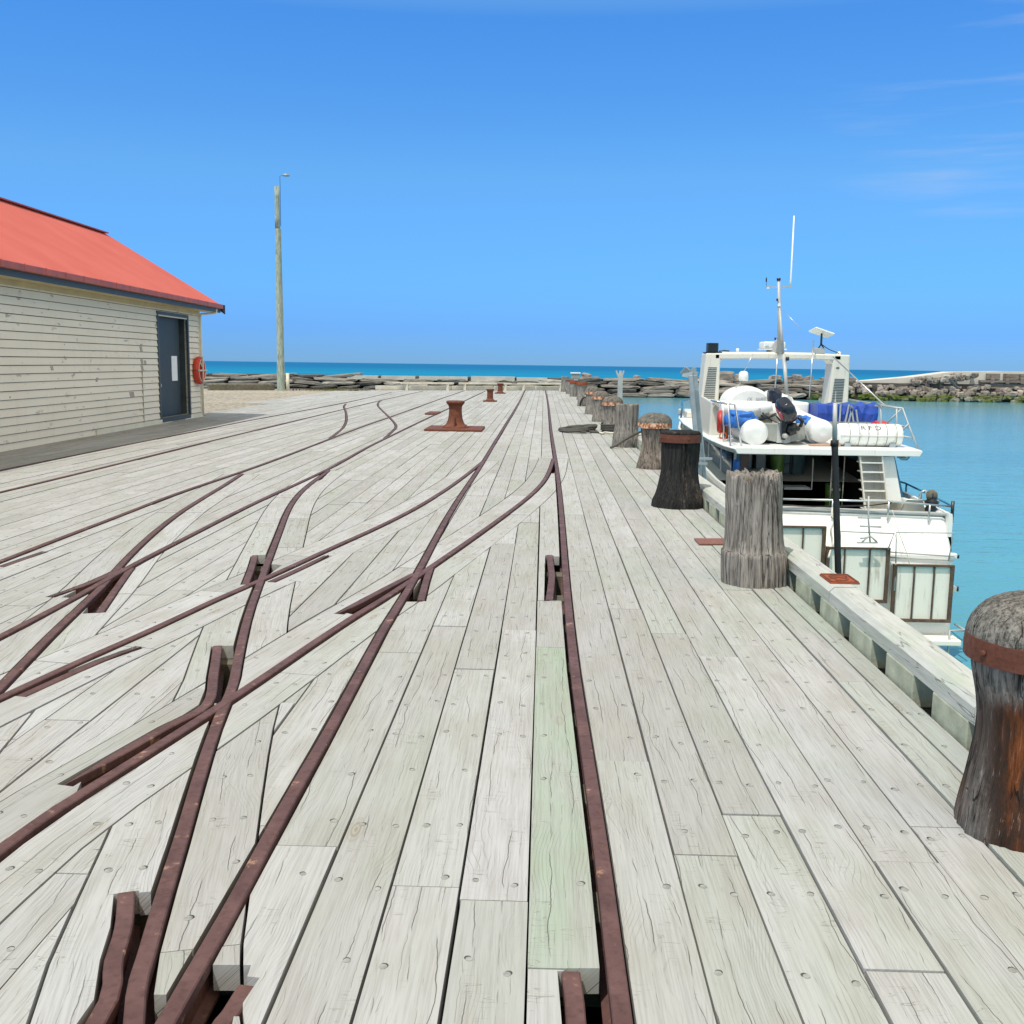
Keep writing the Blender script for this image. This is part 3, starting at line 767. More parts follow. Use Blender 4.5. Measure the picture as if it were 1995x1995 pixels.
hole((-3.175, 7.414, 0.0), (-3.165, 7.649, 0.0), (-2.782, 6.265, 0.0), (-2.891, 6.228, 0.0))
hole((-3.227, 7.683, 0.0), (-3.163, 7.415, 0.0), (-3.105, 6.625, 0.0), (-3.22, 6.645, 0.0))
hole((-1.246, 2.866, 0.0), (-1.126, 2.873, 0.0), (-1.049, 2.542, 0.0), (-1.131, 2.525, 0.0))
hole((-1.131, 2.525, 0.0), (-1.049, 2.542, 0.0), (-0.969, 2.252, 0.0), (-1.064, 2.247, 0.0))
hole((-1.064, 2.247, 0.0), (-0.969, 2.252, 0.0), (-0.6, 1.2), (-1.1, 1.2))
hole((-0.997, 2.373, 0.0), (-0.9, 2.378, 0.0), (-0.889, 2.256, 0.0), (-0.969, 2.252, 0.0))
hole((-0.87, 2.51, 0.0), (-0.737, 2.517, 0.0), (-0.744, 2.386, 0.0), (-0.70, 1.9), (-0.70, 1.2), (-0.9, 1.2))
hole((0.081, 2.541, 0.0), (0.207, 2.548, 0.0), (0.20, 1.2), (0.06, 1.2))
hole((-0.96, 7.587, 0.0), (-0.987, 7.052, 0.0), (-1.184, 6.346, 0.0), (-1.26, 6.394, 0.0))
hole((0.199, 16.948, 0.0), (0.233, 16.953, 0.0), (0.225, 15.027, 0.0), (0.134, 15.013, 0.0))
hole((-0.939, 16.148, 0.0), (-0.98, 16.141, 0.0), (-1.009, 14.695, 0.0), (-0.961, 14.634, 0.0))
hole((-3.089, 14.651, 0.0), (-3.118, 14.576, 0.0), (-2.998, 13.493, 0.0), (-2.995, 13.8, 0.0))
ALLCORR += holes

class Deck:
    def __init__(s): s.v = []; s.f = []; s.uv = []; s.col = []; s.mi = []
    def piece(s, poly, zt, org, ang, tint, thick=0.075):
        poly = ccw(poly); n = len(poly); o = len(s.v)
        ca, sa = math.cos(ang), math.sin(ang)
        def uv(p):
            dx, dy = p[0] - org[0], p[1] - org[1]
            return (dx * sa + dy * ca, dx * ca - dy * sa)
        s.v += [(p[0], p[1], zt) for p in poly] + [(p[0], p[1], zt - thick) for p in poly]
        U = [uv(p) for p in poly]
        s.f.append(tuple(range(o, o + n))); s.uv += U; s.col += [tint] * n; s.mi.append(0)
        for i in range(n):
            k = (i + 1) % n
            s.f.append((o + i, o + n + i, o + n + k, o + k)); s.uv += [U[i], (U[i][0], U[i][1] + thick), (U[k][0], U[k][1] + thick), U[k]]
            s.col += [tint] * 4; s.mi.append(0)
    def nail(s, x, y, z, r=0.0115):
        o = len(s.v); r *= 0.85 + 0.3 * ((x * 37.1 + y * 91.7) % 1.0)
        ox, oy = 0.0045 * math.sin(x * 91 + y * 13), 0.0055  # disc shifted aside so its painted shadow shows as a crescent
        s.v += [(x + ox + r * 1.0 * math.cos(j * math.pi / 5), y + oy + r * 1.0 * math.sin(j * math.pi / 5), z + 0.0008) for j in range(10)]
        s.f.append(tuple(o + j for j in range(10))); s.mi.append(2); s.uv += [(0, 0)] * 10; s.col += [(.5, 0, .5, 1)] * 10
        o = len(s.v); rr = [(r, 0.0009), (r * 0.93, 0.0016), (r * 0.5, 0.0018)]
        for (q, h) in rr:
            for j in range(10):
                a = j * math.pi / 5; s.v.append((x + q * math.cos(a), y + q * math.sin(a), z + h))
        for i in range(2):
            for j in range(10):
                k = (j + 1) % 10; s.f.append((o + i * 10 + j, o + i * 10 + k, o + (i + 1) * 10 + k, o + (i + 1) * 10 + j)); s.mi.append(1)
                s.uv += [(0, 0)] * 4; s.col += [(.5, 0, .5, 1)] * 4
        s.f.append(tuple(o + 20 + j for j in range(10))); s.mi.append(1); s.uv += [(0, 0)] * 10; s.col += [(.5, 0, .5, 1)] * 10
D = Deck()
JOIST = 0.425
rg = random.Random(11)
def inside(poly, x, y, m=0.022):
    poly = ccw(poly)
    for i in range(len(poly)):
        a, b = poly[i], poly[(i + 1) % len(poly)]
        L = math.hypot(b[0] - a[0], b[1] - a[1])
        if L < 1e-6: continue
        if ((b[0] - a[0]) * (y - a[1]) - (b[1] - a[1]) * (x - a[0])) / L < m: return False
    return True
def nails_for(pieces, xa, xb, z, rgn):
    ys = [p[1] for q in pieces for p in q]
    if not ys or min(ys) > 15: return
    k0 = int(min(ys) / JOIST); k1 = int(min(16, max(ys)) / JOIST) + 1
    w = xb - xa
    for k in range(k0, k1 + 1):
        for fx in (0.23, 0.77):
            x = xa + w * fx + rgn.uniform(-.018, .018); y = k * JOIST + rgn.uniform(-.045, .045)
            if rgn.random() < 0.18: continue
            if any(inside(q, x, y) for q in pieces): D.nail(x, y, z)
def mk_tint(green=None):
    g = green if green is not None else (rg.random() ** 9) * 0.22
    return (rg.random(), g, rg.random(), 1)

# flank boards that follow the crossing rails
FLANK = []
flank_list = [('cross_r', -1), ('cross_r', 1), ('cross_l', -1), ('cross_l', 1), ('opp_r', 1), ('opp_r', -1), ('opp_l', -1), ('opp_l', 1)]
HIGH = []
for nm, side in flank_list:
    P = thin(RAILS[nm], 0.30)
    w0, w1 = (0.035, 0.245) if side > 0 else (-0.245, -0.043)
    Q = band_quads(P, w0, w1)
    # joints every few quads
    i = 0
    new = []
    while i < len(Q):
        k = rg.randint(4, 9)
        run = Q[i:i + k]
        tint = mk_tint(); zt = rg.uniform(-0.006, -0.001)
        u0 = 0.0
        for j, q in enumerate(run):
            a = Vector(q[0]); b = Vector(q[3]); d = b - a
            if j == 0:
                q = [tuple(Vector(q[0]) + d * 0.02), tuple(Vector(q[1]) + d * 0.02), q[2], q[3]]
            ang = math.atan2(d.x, d.y)
            pcs = [ccw(q)]
            for c in ALLCORR: pcs = subtract(pcs, c)
            for h in HIGH: pcs = subtract(pcs, h)
            for p in pcs:
                # keep u continuous along the run
                org = (a.x - math.sin(ang) * u0, a.y - math.cos(ang) * u0)
                D.piece(p, zt, org, ang, tint)
            if a.y < 13:
                n = Vector((d.y, -d.x)).normalized(); wv = Vector(q[1]) - Vector(q[0]); m = (a + b) / 2
                for fx in (0.25, 0.75):
                    c = m + wv * fx
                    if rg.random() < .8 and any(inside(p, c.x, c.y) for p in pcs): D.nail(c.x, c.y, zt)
            u0 += d.length
        new += run
        i += k
    # what later boards must give way to (slightly wider, so a gap shows)
    HIGH += band_quads(P, w0 - (0.010 if side < 0 else 0), w1 + (0.010 if side > 0 else 0))
BLOCK = ALLCORR + HIGH
BB = [(min(p[0] for p in q), max(p[0] for p in q), min(p[1] for p in q), max(p[1] for p in q), q) for q in BLOCK]

def far_end(x): return 57.2 + (x + 9.5) * 0.50
def near_left(x):
    # the deck's left edge beyond the hut swings a little outwards
    return None
# columns of boards along the wharf
cols = []
xs = [0.205, 0.456, 0.67, 0.885, 1.106, 1.322, 1.54, 1.70, 1.83]
cols += list(zip(xs[:-1], xs[1:]))
xs = [-0.93, -0.655, -0.443, -0.23, -0.019, 0.205]
cols += list(zip(xs[:-1], xs[1:]))
x = -0.93
while x > -11.0:
    w = 0.213 + rg.uniform(-.008, .008)
    cols.append((x - w, x)); x -= w
joints = {0.205: [(0.322, 3.999, 0.0)], 0.456: [(0.554, 3.205, 0.0)], 0.67: [(0.769, 3.526, 0.0)], 0.885: [(0.843, 2.576, 0.0), (1.112, 5.551, 0.0)], 1.106: [(1.039, 3.194, 0.0), (1.128, 5.793, 0.0)], 1.322: [(1.102, 3.471, 0.0)],
          -0.93: [(-0.713, 3.201, 0.0), (-1.001, 5.51, 0.0)], -0.655: [(-0.579, 6.098, 0.0)], -0.443: [(-0.344, 2.953, 0.0), (-0.359, 5.219, 0.0)], -0.23: [(-0.064, 2.88, 0.0), (-0.158, 6.047, 0.0)], -0.019: [(0.056, 2.537, 0.0), (0.028, 5.674, 0.0), (0.028, 6.825, 0.0)]}
greens = {(-0.019, 1): 0.85, (0.456, 0): 0.22, (1.54, 1): 0.3, (1.70, 0): 0.45, (1.70, 1): 0.35}
for ci, (xa, xb) in enumerate(cols):
    ymin = 1.0 if xa > -3.2 else (3.5 if xa > -5.6 else 6.5)
    yend = far_end((xa + xb) / 2) if xa > -10 else 30
    if xa < -9.75: ymin, yend = 29.2, 56.0
    if xa < -10.2: ymin, yend = 37.5, 55.0
    js = sorted(p[1] for p in joints.get(round(xa, 3), [])) if xb <= 2 and not (xb < -0.9) else []
    ys = [ymin]
    if js:
        ys += js
    else:
        ys.append(ymin + rg.uniform(.6, 3.5))
    while ys[-1] < yend:
        ys.append(ys[-1] + rg.choice((2.55, 2.97, 3.4, 3.83, 4.25, 4.7, 5.1)) + rg.uniform(-.05, .05))
    ys[-1] = yend
    if len(ys) > 2 and ys[-2] > yend: ys = [y for y in ys[:-1] if y < yend] + [yend]
    for bi in range(len(ys) - 1):
        ga, gb = rg.uniform(.003, .0065), rg.uniform(.003, .0065)
        dx = rg.uniform(-.003, .003)
        y0, y1 = ys[bi] + 0.003, ys[bi + 1] - 0.003
        if y1 - y0 < 0.05: continue
        tint = mk_tint(greens.get((round(xa, 3), bi)))
        zt = rg.uniform(-0.006, 0.0005)
        skew = rg.uniform(-.003, .003)
        poly = [(xa + ga, y0), (xb - gb, y0), (xb - gb + skew, y1), (xa + ga + skew, y1)]
        pcs = [poly]
        for (bx0, bx1, by0, by1, q) in BB:
            if bx1 <= xa or bx0 >= xb or by1 <= y0 or by0 >= y1: continue
            pcs = subtract(pcs, q)
        for p in pcs: D.piece(p, zt, (xa, 0), 0.0, tint)
        nails_for(pcs, xa, xb, zt, rg)
me = bpy.data.meshes.new('wharf_deck')
me.from_pydata(D.v, [], D.f)
me.materials.append(M['deck']); me.materials.append(M['nail']); me.materials.append(M['nail_shadow'])
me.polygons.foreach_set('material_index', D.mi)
uvl = me.uv_layers.new(name='UVMap')
uvl.data.foreach_set('uv', [c for t in D.uv for c in t])
ca = me.color_attributes.new('tint', 'FLOAT_COLOR', 'CORNER')
ca.data.foreach_set('color', [c for t in D.col for c in t])
deck = bpy.data.objects.new('wharf_deck', me); COL.objects.link(deck)
tag(deck, kind='structure')

# timbers under the deck, seen only through the open slots
ub = MB()
k = 0
y = 1.3
while y < 60:
    ub.span((-9.6, y - 0.09, -0.36), (1.83, y + 0.09, -0.08))
    y += 0.85 if y < 16 else 3.4
for x in (-8.0, -5.6, -3.2, -0.8, 1.6):
    ub.span((x - .13, 0.5, -0.74), (x + .13, 60, -0.365))
    yy = 2.0
    while yy < 60:
        ub.lathe([(0.16, -4.2), (0.16, -0.745)], (x, yy, 0), 10)
        yy += 4.2
ub.span((-9.5, 0.2, -1.0), (1.82, 60, -0.76), 1)  # added slab, hides the bright water so the deck slots look dark
tag(ub.build('wharf_substructure_and_added_slab', [M['hole_wood'], M['under']]), kind='structure')

# gravel yard on the shore behind the hut
gv = MB()
gv.prism([(-9.6, 28.9), (-9.75, 29.2), (-10.15, 37.3), (-10.7, 48), (-10.3, 56.2), (-11.5, 57.6), (-16, 56.6), (-24, 55.0), (-70, 52.0), (-70, 2), (-11.2, 2), (-11.2, 28.9)], -4.0, -0.03)
tag(gv.build('gravel_yard', M['gravel']), kind='structure')

# ------------------------------------------------------------------ kerb timber on spacer blocks along the water's edge
def chamfer_beam(mb, x0, x1, y0, y1, z0, z1, c=0.03):
    pr = [(x0, z0), (x1, z0), (x1, z1 - c), (x1 - c, z1), (x0 + c, z1), (x0, z1 - c)]
    n = 6
    rings = []
    m = max(2, int((y1 - y0) / 0.5))
    for i in range(m + 1):
        y = y0 + (y1 - y0) * i / m
        rings.append([(px + 0.004 * nz3((i * 3.1, k * 7.7, y0)), y, pz + 0.004 * nz3((k * 2.3, i * 1.9, y0 + 5))) for k, (px, pz) in enumerate(pr)])
    mb.loft(rings, smooth=False)
kerb_edges = [0.9, 4.22, 6.45, 9.3, 12.4, 15.6, 19.0, 22.4, 26, 30, 34, 38, 42, 46, 50, 54, 58, 61.5]
kroot = empty('timber_kerb', (1.95, 1, 0), 'pale green timber kerb raised on spaced blocks along the water edge', 'kerb'); kroot['kind'] = 'thing'
for i in range(len(kerb_edges) - 1):
    mb = MB()
    chamfer_beam(mb, 1.845, 2.045, kerb_edges[i] + .006, kerb_edges[i + 1] - .006, 0.108, 0.212)
    mb.build('kerb_beam', M['kerb'], kroot)
y = 1.2
nblk = 0
while y < 61 and nblk < 95:
    mb = MB(); mb.span((1.842, y - 0.20, -0.06), (2.03, y + 0.20, 0.107))
    mb.build('spacer_block', M['kerb_block'], kroot, bevel=0.006)
    y += 0.655; nblk += 1
fb = MB(); fb.span((2.05, 0.5, -0.55), (2.16, 61.5, 0.06)); fb.span((1.835, 0.5, -0.45), (2.045, 61.5, -0.062))
fb.build('edge_stringer', M['under'], kroot)

# ------------------------------------------------------------------ plates lying on deck and kerb
pl = MB()
pl.prism([(1.42, 9.422, 0.0)[:2], (1.991, 9.484, 0.0)[:2], (1.967, 9.181, 0.0)[:2], (1.423, 9.124, 0.0)[:2]], 0.003, 0.012)
tag(pl.build('steel_plate', M['rust_plate']), 'flat pinkish rusty steel strip on the deck, half behind the bare grey stump', 'plate')
rp = empty('numbered_plate', (1.97, 6.68, 0.212), 'square orange rusty plate with raised border on top of the kerb timber', 'plate')
mb = MB(); mb.box((0, 0, 0.006), (0.19, 0.27, 0.012)); mb.build('plate', M['orange_plate'], rp, bevel=0.003).location = (0, 0, 0)
mb = MB()
for a, b in (((-.085, -.125), (.085, -.125)), ((-.085, .125), (.085, .125)), ((-.085, -.125), (-.085, .125)), ((.085, -.125), (.085, .125))):
    mb.beam((*a, 0.013), (*b, 0.013), 0.012, 0.008)
mb.build('border', M['rust_red'], rp).location = (0, 0, 0)
mb = MB()
mb.tube(catmull([(0.05, 0.07, .013), (-0.02, 0.085, .013), (-0.05, 0.05, .013), (0.0, 0.02, .013), (0.045, -0.02, .013), (0.02, -0.07, .013), (-0.045, -0.075, .013)], 4), 0.007, 6)
mb.tube([(-.06, 0.0, .013), (-.03, -0.03, .013)], 0.006, 6); mb.tube([(0.055, 0.03, .013), (0.06, 0.075, .013)], 0.006, 6)
mb.build('raised_mark', M['rust_red'], rp).location = (0, 0, 0)

# ------------------------------------------------------------------ mooring bollards
def groove(seed, amp=0.010, fr=11, cracks=()):
    def fn(a, z, r):
        v = noise.noise(Vector((math.cos(a) * fr * .5, math.sin(a) * fr * .5, z * 1.1 + seed * 9)))
        w = noise.noise(Vector((math.cos(a) * fr * 2.2, math.sin(a) * fr * 2.2, z * 1.6 + seed * 5)))
        rr = r + amp * v + amp * 0.6 * w + amp * 1.2 * noise.noise(Vector((math.cos(a) * 1.4, math.sin(a) * 1.4, z * 2.2 + seed)))
        for (ca_, wd, dp) in cracks:
            d = (a - math.radians(ca_) + 0.12 * noise.noise(Vector((z * 3, seed, ca_))) + math.pi) % (2 * math.pi) - math.pi
            if abs(d) < wd: rr -= dp * (1 - abs(d) / wd)
        return rr
    return fn
def densify(prof, step=0.022):
    out = []
    for (r0, z0), (r1, z1) in zip(prof[:-1], prof[1:]):
        n = max(1, int(abs(z1 - z0) / step))
        for i in range(n): out.append((r0 + (r1 - r0) * i / n, z0 + (z1 - z0) * i / n))
    return out + [prof[-1]]
def smooth_prof(prof):
    P = catmull([(r, 0, z) for r, z in prof], 5)
    return [(p.x, p.z) for p in P]
def bollard(label, x, y, sc=1.0, mats=('post_grey', 'band_flaky', 'dome'), kind='dome', base=0.235, waist=0.19, neck=0.215, zb=(0.61, 0.69), top=0.84, bandr=0.245, seed=1, seg=96, cracks=()):
    root = empty('mooring_bollard', (x, y, 0), label, 'bollard', 'old timber mooring bollards along the wharf edge')
    mb = MB()
    pr = smooth_prof([(base, -0.06), (base, 0.0), (base * 0.97, 0.07), ((base + waist) / 2, 0.17), (waist, zb[0] * .55), (waist * 1.02, zb[0] * .75), (neck, zb[0] * .96), (neck, zb[1])])
    mb.lathe(densify(pr), (0, 0, 0), seg, 0, groove(seed, 0.010, 11, cracks))
    mb.build('post', M[mats[0]], root).location = (0, 0, 0)
    mb = MB()
    t = 0.008
    mb.lathe([(bandr - .03, zb[0]), (bandr, zb[0]), (bandr + .002, (zb[0] + zb[1]) / 2), (bandr, zb[1]), (bandr - .03, zb[1])], (0, 0, 0), seg, 0, lambda a, z, r: r + 0.003 * noise.noise(Vector((math.cos(a) * 5, math.sin(a) * 5, z * 12 + seed))), smooth=False)
    for a in (-75, -160, 20): 
        q = Vector((math.cos(RAD(a)) * bandr, math.sin(RAD(a)) * bandr, (zb[0] + zb[1]) / 2))
        R = Vector((math.cos(RAD(a)), math.sin(RAD(a)), 0)).to_track_quat('Z', 'Y').to_matrix()
        mb.lathe([(0.012, 0), (0.012, 0.008), (0.006, 0.012)], q, 8, 0, axis=R)
    mb.build('iron_band', M[mats[1]], root).location = (0, 0, 0)
    mb = MB()
    h = top - zb[1]
    if kind == 'dome':
        pd = [(bandr * 0.985, zb[1] - 0.01)] + [(bandr * 0.985 * math.cos(t) ** 0.8, zb[1] + h * math.sin(t)) for t in [i * math.pi / 2 / 9 for i in range(0, 9)]] + [(0.02, top)]
    else:
        pd = [(bandr * 0.975, zb[1] - 0.01), (bandr * 0.965, zb[1] + h * .45), (bandr * 0.9, zb[1] + h * .8), (bandr * .6, top), (0.02, top * 1.003)]
    g2 = groove(seed + 3, 0.006, 9, cracks)
    mb.lathe(densify(pd, .03), (0, 0, 0), seg, 0, lambda a, z, r: g2(a, z, r) if r > .05 else r)
    mb.build('cap', M[mats[2]], root).location = (0, 0, 0)
    return root
def stump(label, x, y, prof, mat, seed, jag=0.05, cracks=(), lean=(0, 0), seg=120, notch=()):
    root = empty('mooring_bollard', (x, y, 0), label, 'bollard', 'old timber mooring bollards along the wharf edge')
    mb = MB()
    pr = densify(prof, 0.025); top = pr[-1][1]
    mb.lathe(pr + [(pr[-1][0] * .8, top - .01), (pr[-1][0] * .45, top - .03), (0.01, top - .04)], (0, 0, 0), seg, 0, groove(seed, 0.008, 8, cracks))
    vs = []
    for p in mb.v:
        a = math.atan2(p[1], p[0]); z = p[2]
        f = max(0, (z - top * .72) / (top * .28))
        j = jag * f * (noise.noise(Vector((math.cos(a) * 5 + seed, math.sin(a) * 5, 1.7))) + .6 * noise.noise(Vector((math.cos(a) * 13 + seed, math.sin(a) * 13, 4))))
        for (na, nw, nd) in notch:
            d = (a - math.radians(na) + math.pi) % (2 * math.pi) - math.pi
            if abs(d) < nw: j -= nd * f * (1 - abs(d) / nw)
        vs.append((p[0] + lean[0] * z, p[1] + lean[1] * z, z + j))
    mb.v = vs
    mb.build('post', M[mat], root).location = (0, 0, 0)
    return root
bollard('domed bollard with dark rusty band and orange stains, nearest, cut by the right edge', 1.735, 3.49, mats=('post_stain', 'band_clean', 'dome'), base=0.235, seed=1, seg=140, cracks=((-70, .05, .02), (-130, .04, .015), (-100, .03, .012)))
stump('bare grey split stump with ragged top and no band, second from the camera', 1.61, 7.59,
      [(0.252, -0.06), (0.249, 0.0), (0.245, 0.12), (0.238, 0.235), (0.224, 0.25), (0.213, 0.34), (0.207, 0.5), (0.209, 0.68), (0.198, 0.815)], 'post_grey', 2, 0.038,
      cracks=((-62, .07, .06), (-88, .035, .03), (-110, .03, .022), (-135, .03, .02), (-75, .025, .02), (-45, .03, .02)), lean=(-0.055, 0.0), notch=((-115, .25, .07), (-62, .12, .05)))
bollard('black tarred waisted bollard with flat top and brown iron band', 1.567, 11.72, mats=('tar', 'band_clean', 'tar'), kind='flat', base=0.305, waist=0.205, neck=0.215, zb=(0.735, 0.825), top=0.865, bandr=0.238, seed=3, cracks=((-78, .045, .03),))
bollard('bollard with brown dome and flaking orange band, just behind the black tarred one', 1.74, 16.03, mats=('post_brown', 'band_flaky', 'dome'), base=0.265, waist=0.20, neck=0.22, zb=(0.63, 0.71), top=0.865, bandr=0.265, seed=4, cracks=((-100, .06, .03), (-70, .06, .03), (-120, .05, .02)))
stump('bare flat-topped grey stump without dome, leaning slightly, with a rope across its foot', 1.63, 20.2,
      [(0.275, -0.06), (0.27, 0.0), (0.255, 0.2), (0.225, 0.4), (0.225, 0.7), (0.222, 0.835)], 'post_far', 5, 0.02, cracks=((-100, .05, .03), (-60, .04, .03), (-130, .03, .02)), lean=(0.02, 0))
bollard('domed bollard with rope turns round its foot, half hidden by the flat-topped stump', 1.66, 24.7, mats=('post_far', 'band_flaky', 'dome'), base=0.245, waist=0.20, neck=0.215, zb=(0.62, 0.70), top=0.85, bandr=0.25, seed=6, seg=48, cracks=((-95, .08, .03),))
bollard('grey domed bollard with orange band, seventh along the wharf edge from the camera', 1.61, 29.0, mats=('post_far', 'band_flaky', 'dome'), base=0.235, waist=0.19, neck=0.21, zb=(0.62, 0.70), top=0.86, bandr=0.24, seed=7, seg=48)
bollard('grey domed bollard with orange band, eighth along, beside the low arched stub', 1.57, 33.2, mats=('post_far', 'band_flaky', 'dome'), base=0.24, waist=0.20, neck=0.21, zb=(0.64, 0.72), top=0.90, bandr=0.24, seed=8, seg=48)
stump('low grey stub post, knee high, in front of the red-topped bollards', 1.50, 39.6, [(0.2, -0.05), (0.2, 0.0), (0.185, 0.2), (0.17, 0.34)], 'post_grey', 9, 0.06, seg=40)
bollard('flat red-topped bollard, ninth along the edge, wider of the red-topped pair', 1.73, 46.5, mats=('post_far', 'orange_plate', 'rust_red'), kind='flat', base=0.25, waist=0.21, neck=0.23, zb=(0.66, 0.75), top=0.80, bandr=0.255, seed=10, seg=40)
bollard('flat red-topped bollard, tenth along the edge, narrower of the red-topped pair', 1.47, 50.7, mats=('post_far', 'orange_plate', 'rust_red'), kind='flat', base=0.2, waist=0.18, neck=0.19, zb=(0.66, 0.75), top=0.80, bandr=0.215, seed=11, seg=40)
bollard('small grey bollard with reddish cap, second last before the deck end', 1.40, 55.2, mats=('post_far', 'rust_red', 'dome'), kind='flat', base=0.22, waist=0.19, neck=0.2, zb=(0.66, 0.73), top=0.80, bandr=0.21, seed=12, seg=40)
stump('last plain grey bollard at the far end of the deck', 1.22, 59.6, [(0.24, -0.05), (0.24, 0.0), (0.22, 0.3), (0.21, 0.85)], 'post_far', 13, 0.05, seg=40)

# ropes
def rope(name, pts, r, mat, label, cat='rope', n=6, seg=7):
    P = catmull(pts, n); mb = MB()
    c = Vector(pts[0]); mb.tube(P, r, seg)
    o = mb.build(name, mat, loc=tuple(c)); tag(o, label, cat); return o
rc = []
cx, cy = 0.82, 24.6
rr = random.Random(3)
for i in range(150):
    a = i / 150 * 2 * math.pi * 6.6
    k = i / 150
    rad = 0.40 - 0.02 * math.sin(i * .3) + rr.uniform(-.03, .03)
    rc.append((cx + rad * 1.05 * math.cos(a) + 0.05 * k, cy + rad * 1.9 * math.sin(a), 0.02 + 0.14 * k * (0.6 + 0.4 * math.sin(a + 2)) + rr.uniform(0, .012)))
rc += [(1.25, 23.9, .03), (1.32, 24.1, .02)]
rope('rope_coil', rc, 0.024, M['rope_grey'], 'flat coil of dark grey mooring rope lying on the deck', 'rope', 3, 6)
rope('mooring_rope', [(1.30, 24.2, .03), (1.36, 23.6, .025), (1.44, 23.9, .03), (1.6, 23.7, .03), (1.8, 23.9, .04)], 0.02, M['rope_white'], 'pale thin rope end trailing from the grey coil to the bollards', 'rope')
rope('mooring_rope', [(1.30, 19.62, 0.02), (1.42, 19.72, .06), (1.56, 19.86, .14), (1.72, 19.90, .23), (1.88, 19.8, .32), (2.02, 19.6, .36), (2.4, 20.4, .30), (3.3, 22.5, 0.2)], 0.022, M['rope_grey'], 'dark rope slanting up across the foot of the flat-topped stump', 'rope')
wr = []
for i in range(60):
    a = i / 60 * 2 * math.pi * 4.6
    wr.append((1.66 + 0.262 * math.cos(a), 24.7 + 0.262 * math.sin(a), 0.03 + 0.17 * i / 60))
rope('rope_turns', wr, 0.020, M['rope_grey'], 'dark rope wound in turns round the foot of a domed bollard', 'rope', 3, 6)
rope('arched_hose', [(1.40, 39.3, 0.0), (1.44, 39.3, 0.20), (1.56, 39.3, 0.34), (1.72, 39.3, 0.32), (1.82, 39.3, 0.14), (1.84, 39.3, 0.0)], 0.035, M['black'], 'black arched hose over the knee-high stub post', 'hose')

# ------------------------------------------------------------------ cast iron capstans
def capstan(label, x, y, sc, plate=None):
    root = empty('iron_bollard', (x, y, 0), label, 'iron bollard', 'rusty cast iron bollards on the deck')
    mb = MB()
    pr = smooth_prof([(0.315 * sc, 0.035), (0.31 * sc, 0.075 * sc), (0.24 * sc, 0.12 * sc), (0.185 * sc, 0.22 * sc), (0.160 * sc, 0.36 * sc), (0.155 * sc, 0.50 * sc), (0.175 * sc, 0.58 * sc), (0.212 * sc, 0.622 * sc)])
    if sc < .9: pr = smooth_prof([(0.24 * sc, 0.035), (0.235 * sc, 0.10 * sc), (0.175 * sc, 0.16 * sc), (0.165 * sc, 0.36 * sc), (0.165 * sc, 0.52 * sc), (0.195 * sc, 0.60 * sc), (0.212 * sc, 0.622 * sc)])
    pr += [(0.222 * sc, 0.64 * sc), (0.222 * sc, 0.672 * sc), (0.20 * sc, 0.69 * sc), (0.1 * sc, 0.692 * sc), (0.01, 0.692 * sc)]
    mb.lathe(pr, (0, 0, 0), 40)
    mb.build('body', M['rust_red'], root).location = (0, 0, 0)
    mb = MB(); w, d = plate
    mb.span((-w / 2, -d / 2, 0.0), (w / 2, d / 2, 0.05))
    mb.build('base_plate', M['rust_red'], root, bevel=0.008).location = (0, 0, 0)
    if sc > .9:
        for a in range(30, 390, 60):
            mb = MB(); mb.lathe([(0.03, 0), (0.03, .03), (.015, .04)], (0.27 * math.cos(RAD(a)), 0.27 * math.sin(RAD(a)), 0.075), 6)
            mb.build('bolt', M['rust_red'], root).location = (0, 0, 0)
        mb = MB(); mb.span((-0.012, -0.30, 0.05), (0.012, -0.13, 0.30))
        mb.build('rib', M['rust_red'], root).location = (0, 0, 0)
    return root
capstan('large rusty waisted iron bollard on a wide flat base plate in mid deck', -2.10, 24.55, 1.0, (1.34, 1.45))
capstan('smaller rusty iron bollard behind the large one, nearer of the two small ones', -2.21, 42.6, 0.76, (0.55, 0.6))
capstan('smaller rusty iron bollard farthest away, close to the timber benches', -2.27, 54.0, 0.78, (0.55, 0.6))
hb2 = MB(); hb2.span((-3.62, 31.3, 0.0), (-3.25, 32.6, 0.045))
tag(hb2.build('switch_cover', M['rust_red'], bevel=.01), 'small flat rusty cover beside the middle track beyond the large iron bollard', 'cover plate')

# ------------------------------------------------------------------ benches and barrier at the deck end
def bench(label, x0, x1, h=0.44):
    xm = (x0 + x1) / 2; yb = far_end(xm) - 0.2
    root = empty('timber_bench', (xm, yb, 0), label, 'bench', 'low timber benches across the deck end')
    sl = 0.5
    def q(x, dy, z): return (x - xm, (x - xm) * sl + dy, z)
    mb = MB(); mb.beam(q(x0, 0, h - .05), q(x1, 0, h - .05), 0.30, 0.10); mb.build('seat', M['barrier'], root, bevel=.01).location = (0, 0, 0)
    for x in (x0 + .3, x1 - .3):
        mb = MB(); mb.span(q(x - .07, -.11, -0.01), q(x + .07, .11, h - .10)); mb.build('leg', M['barrier'], root).location = (0, 0, 0)
bench('left of the three low timber benches at the end of the deck', -8.0, -5.2)
bench('middle one of the three low timber benches at the end of the deck', -4.85, -1.95)
bench('right of the three low timber benches, behind the farthest iron bollard', -1.5, 1.3)
kb = MB()
for x0, x1 in ((-9.4, -7.7), (-7.6, -5.4), (-5.3, -3.0), (-2.9, -0.6), (-0.5, 1.9)):
    kb.beam((x0, far_end(x0) + .25, 0.12), (x1, far_end(x1) + .25, 0.12), 0.2, 0.24)
tag(kb.build('end_kerb', M['barrier'], bevel=.01), 'low pale timber kerb along the far end of the deck behind the benches', 'kerb', kind='thing')

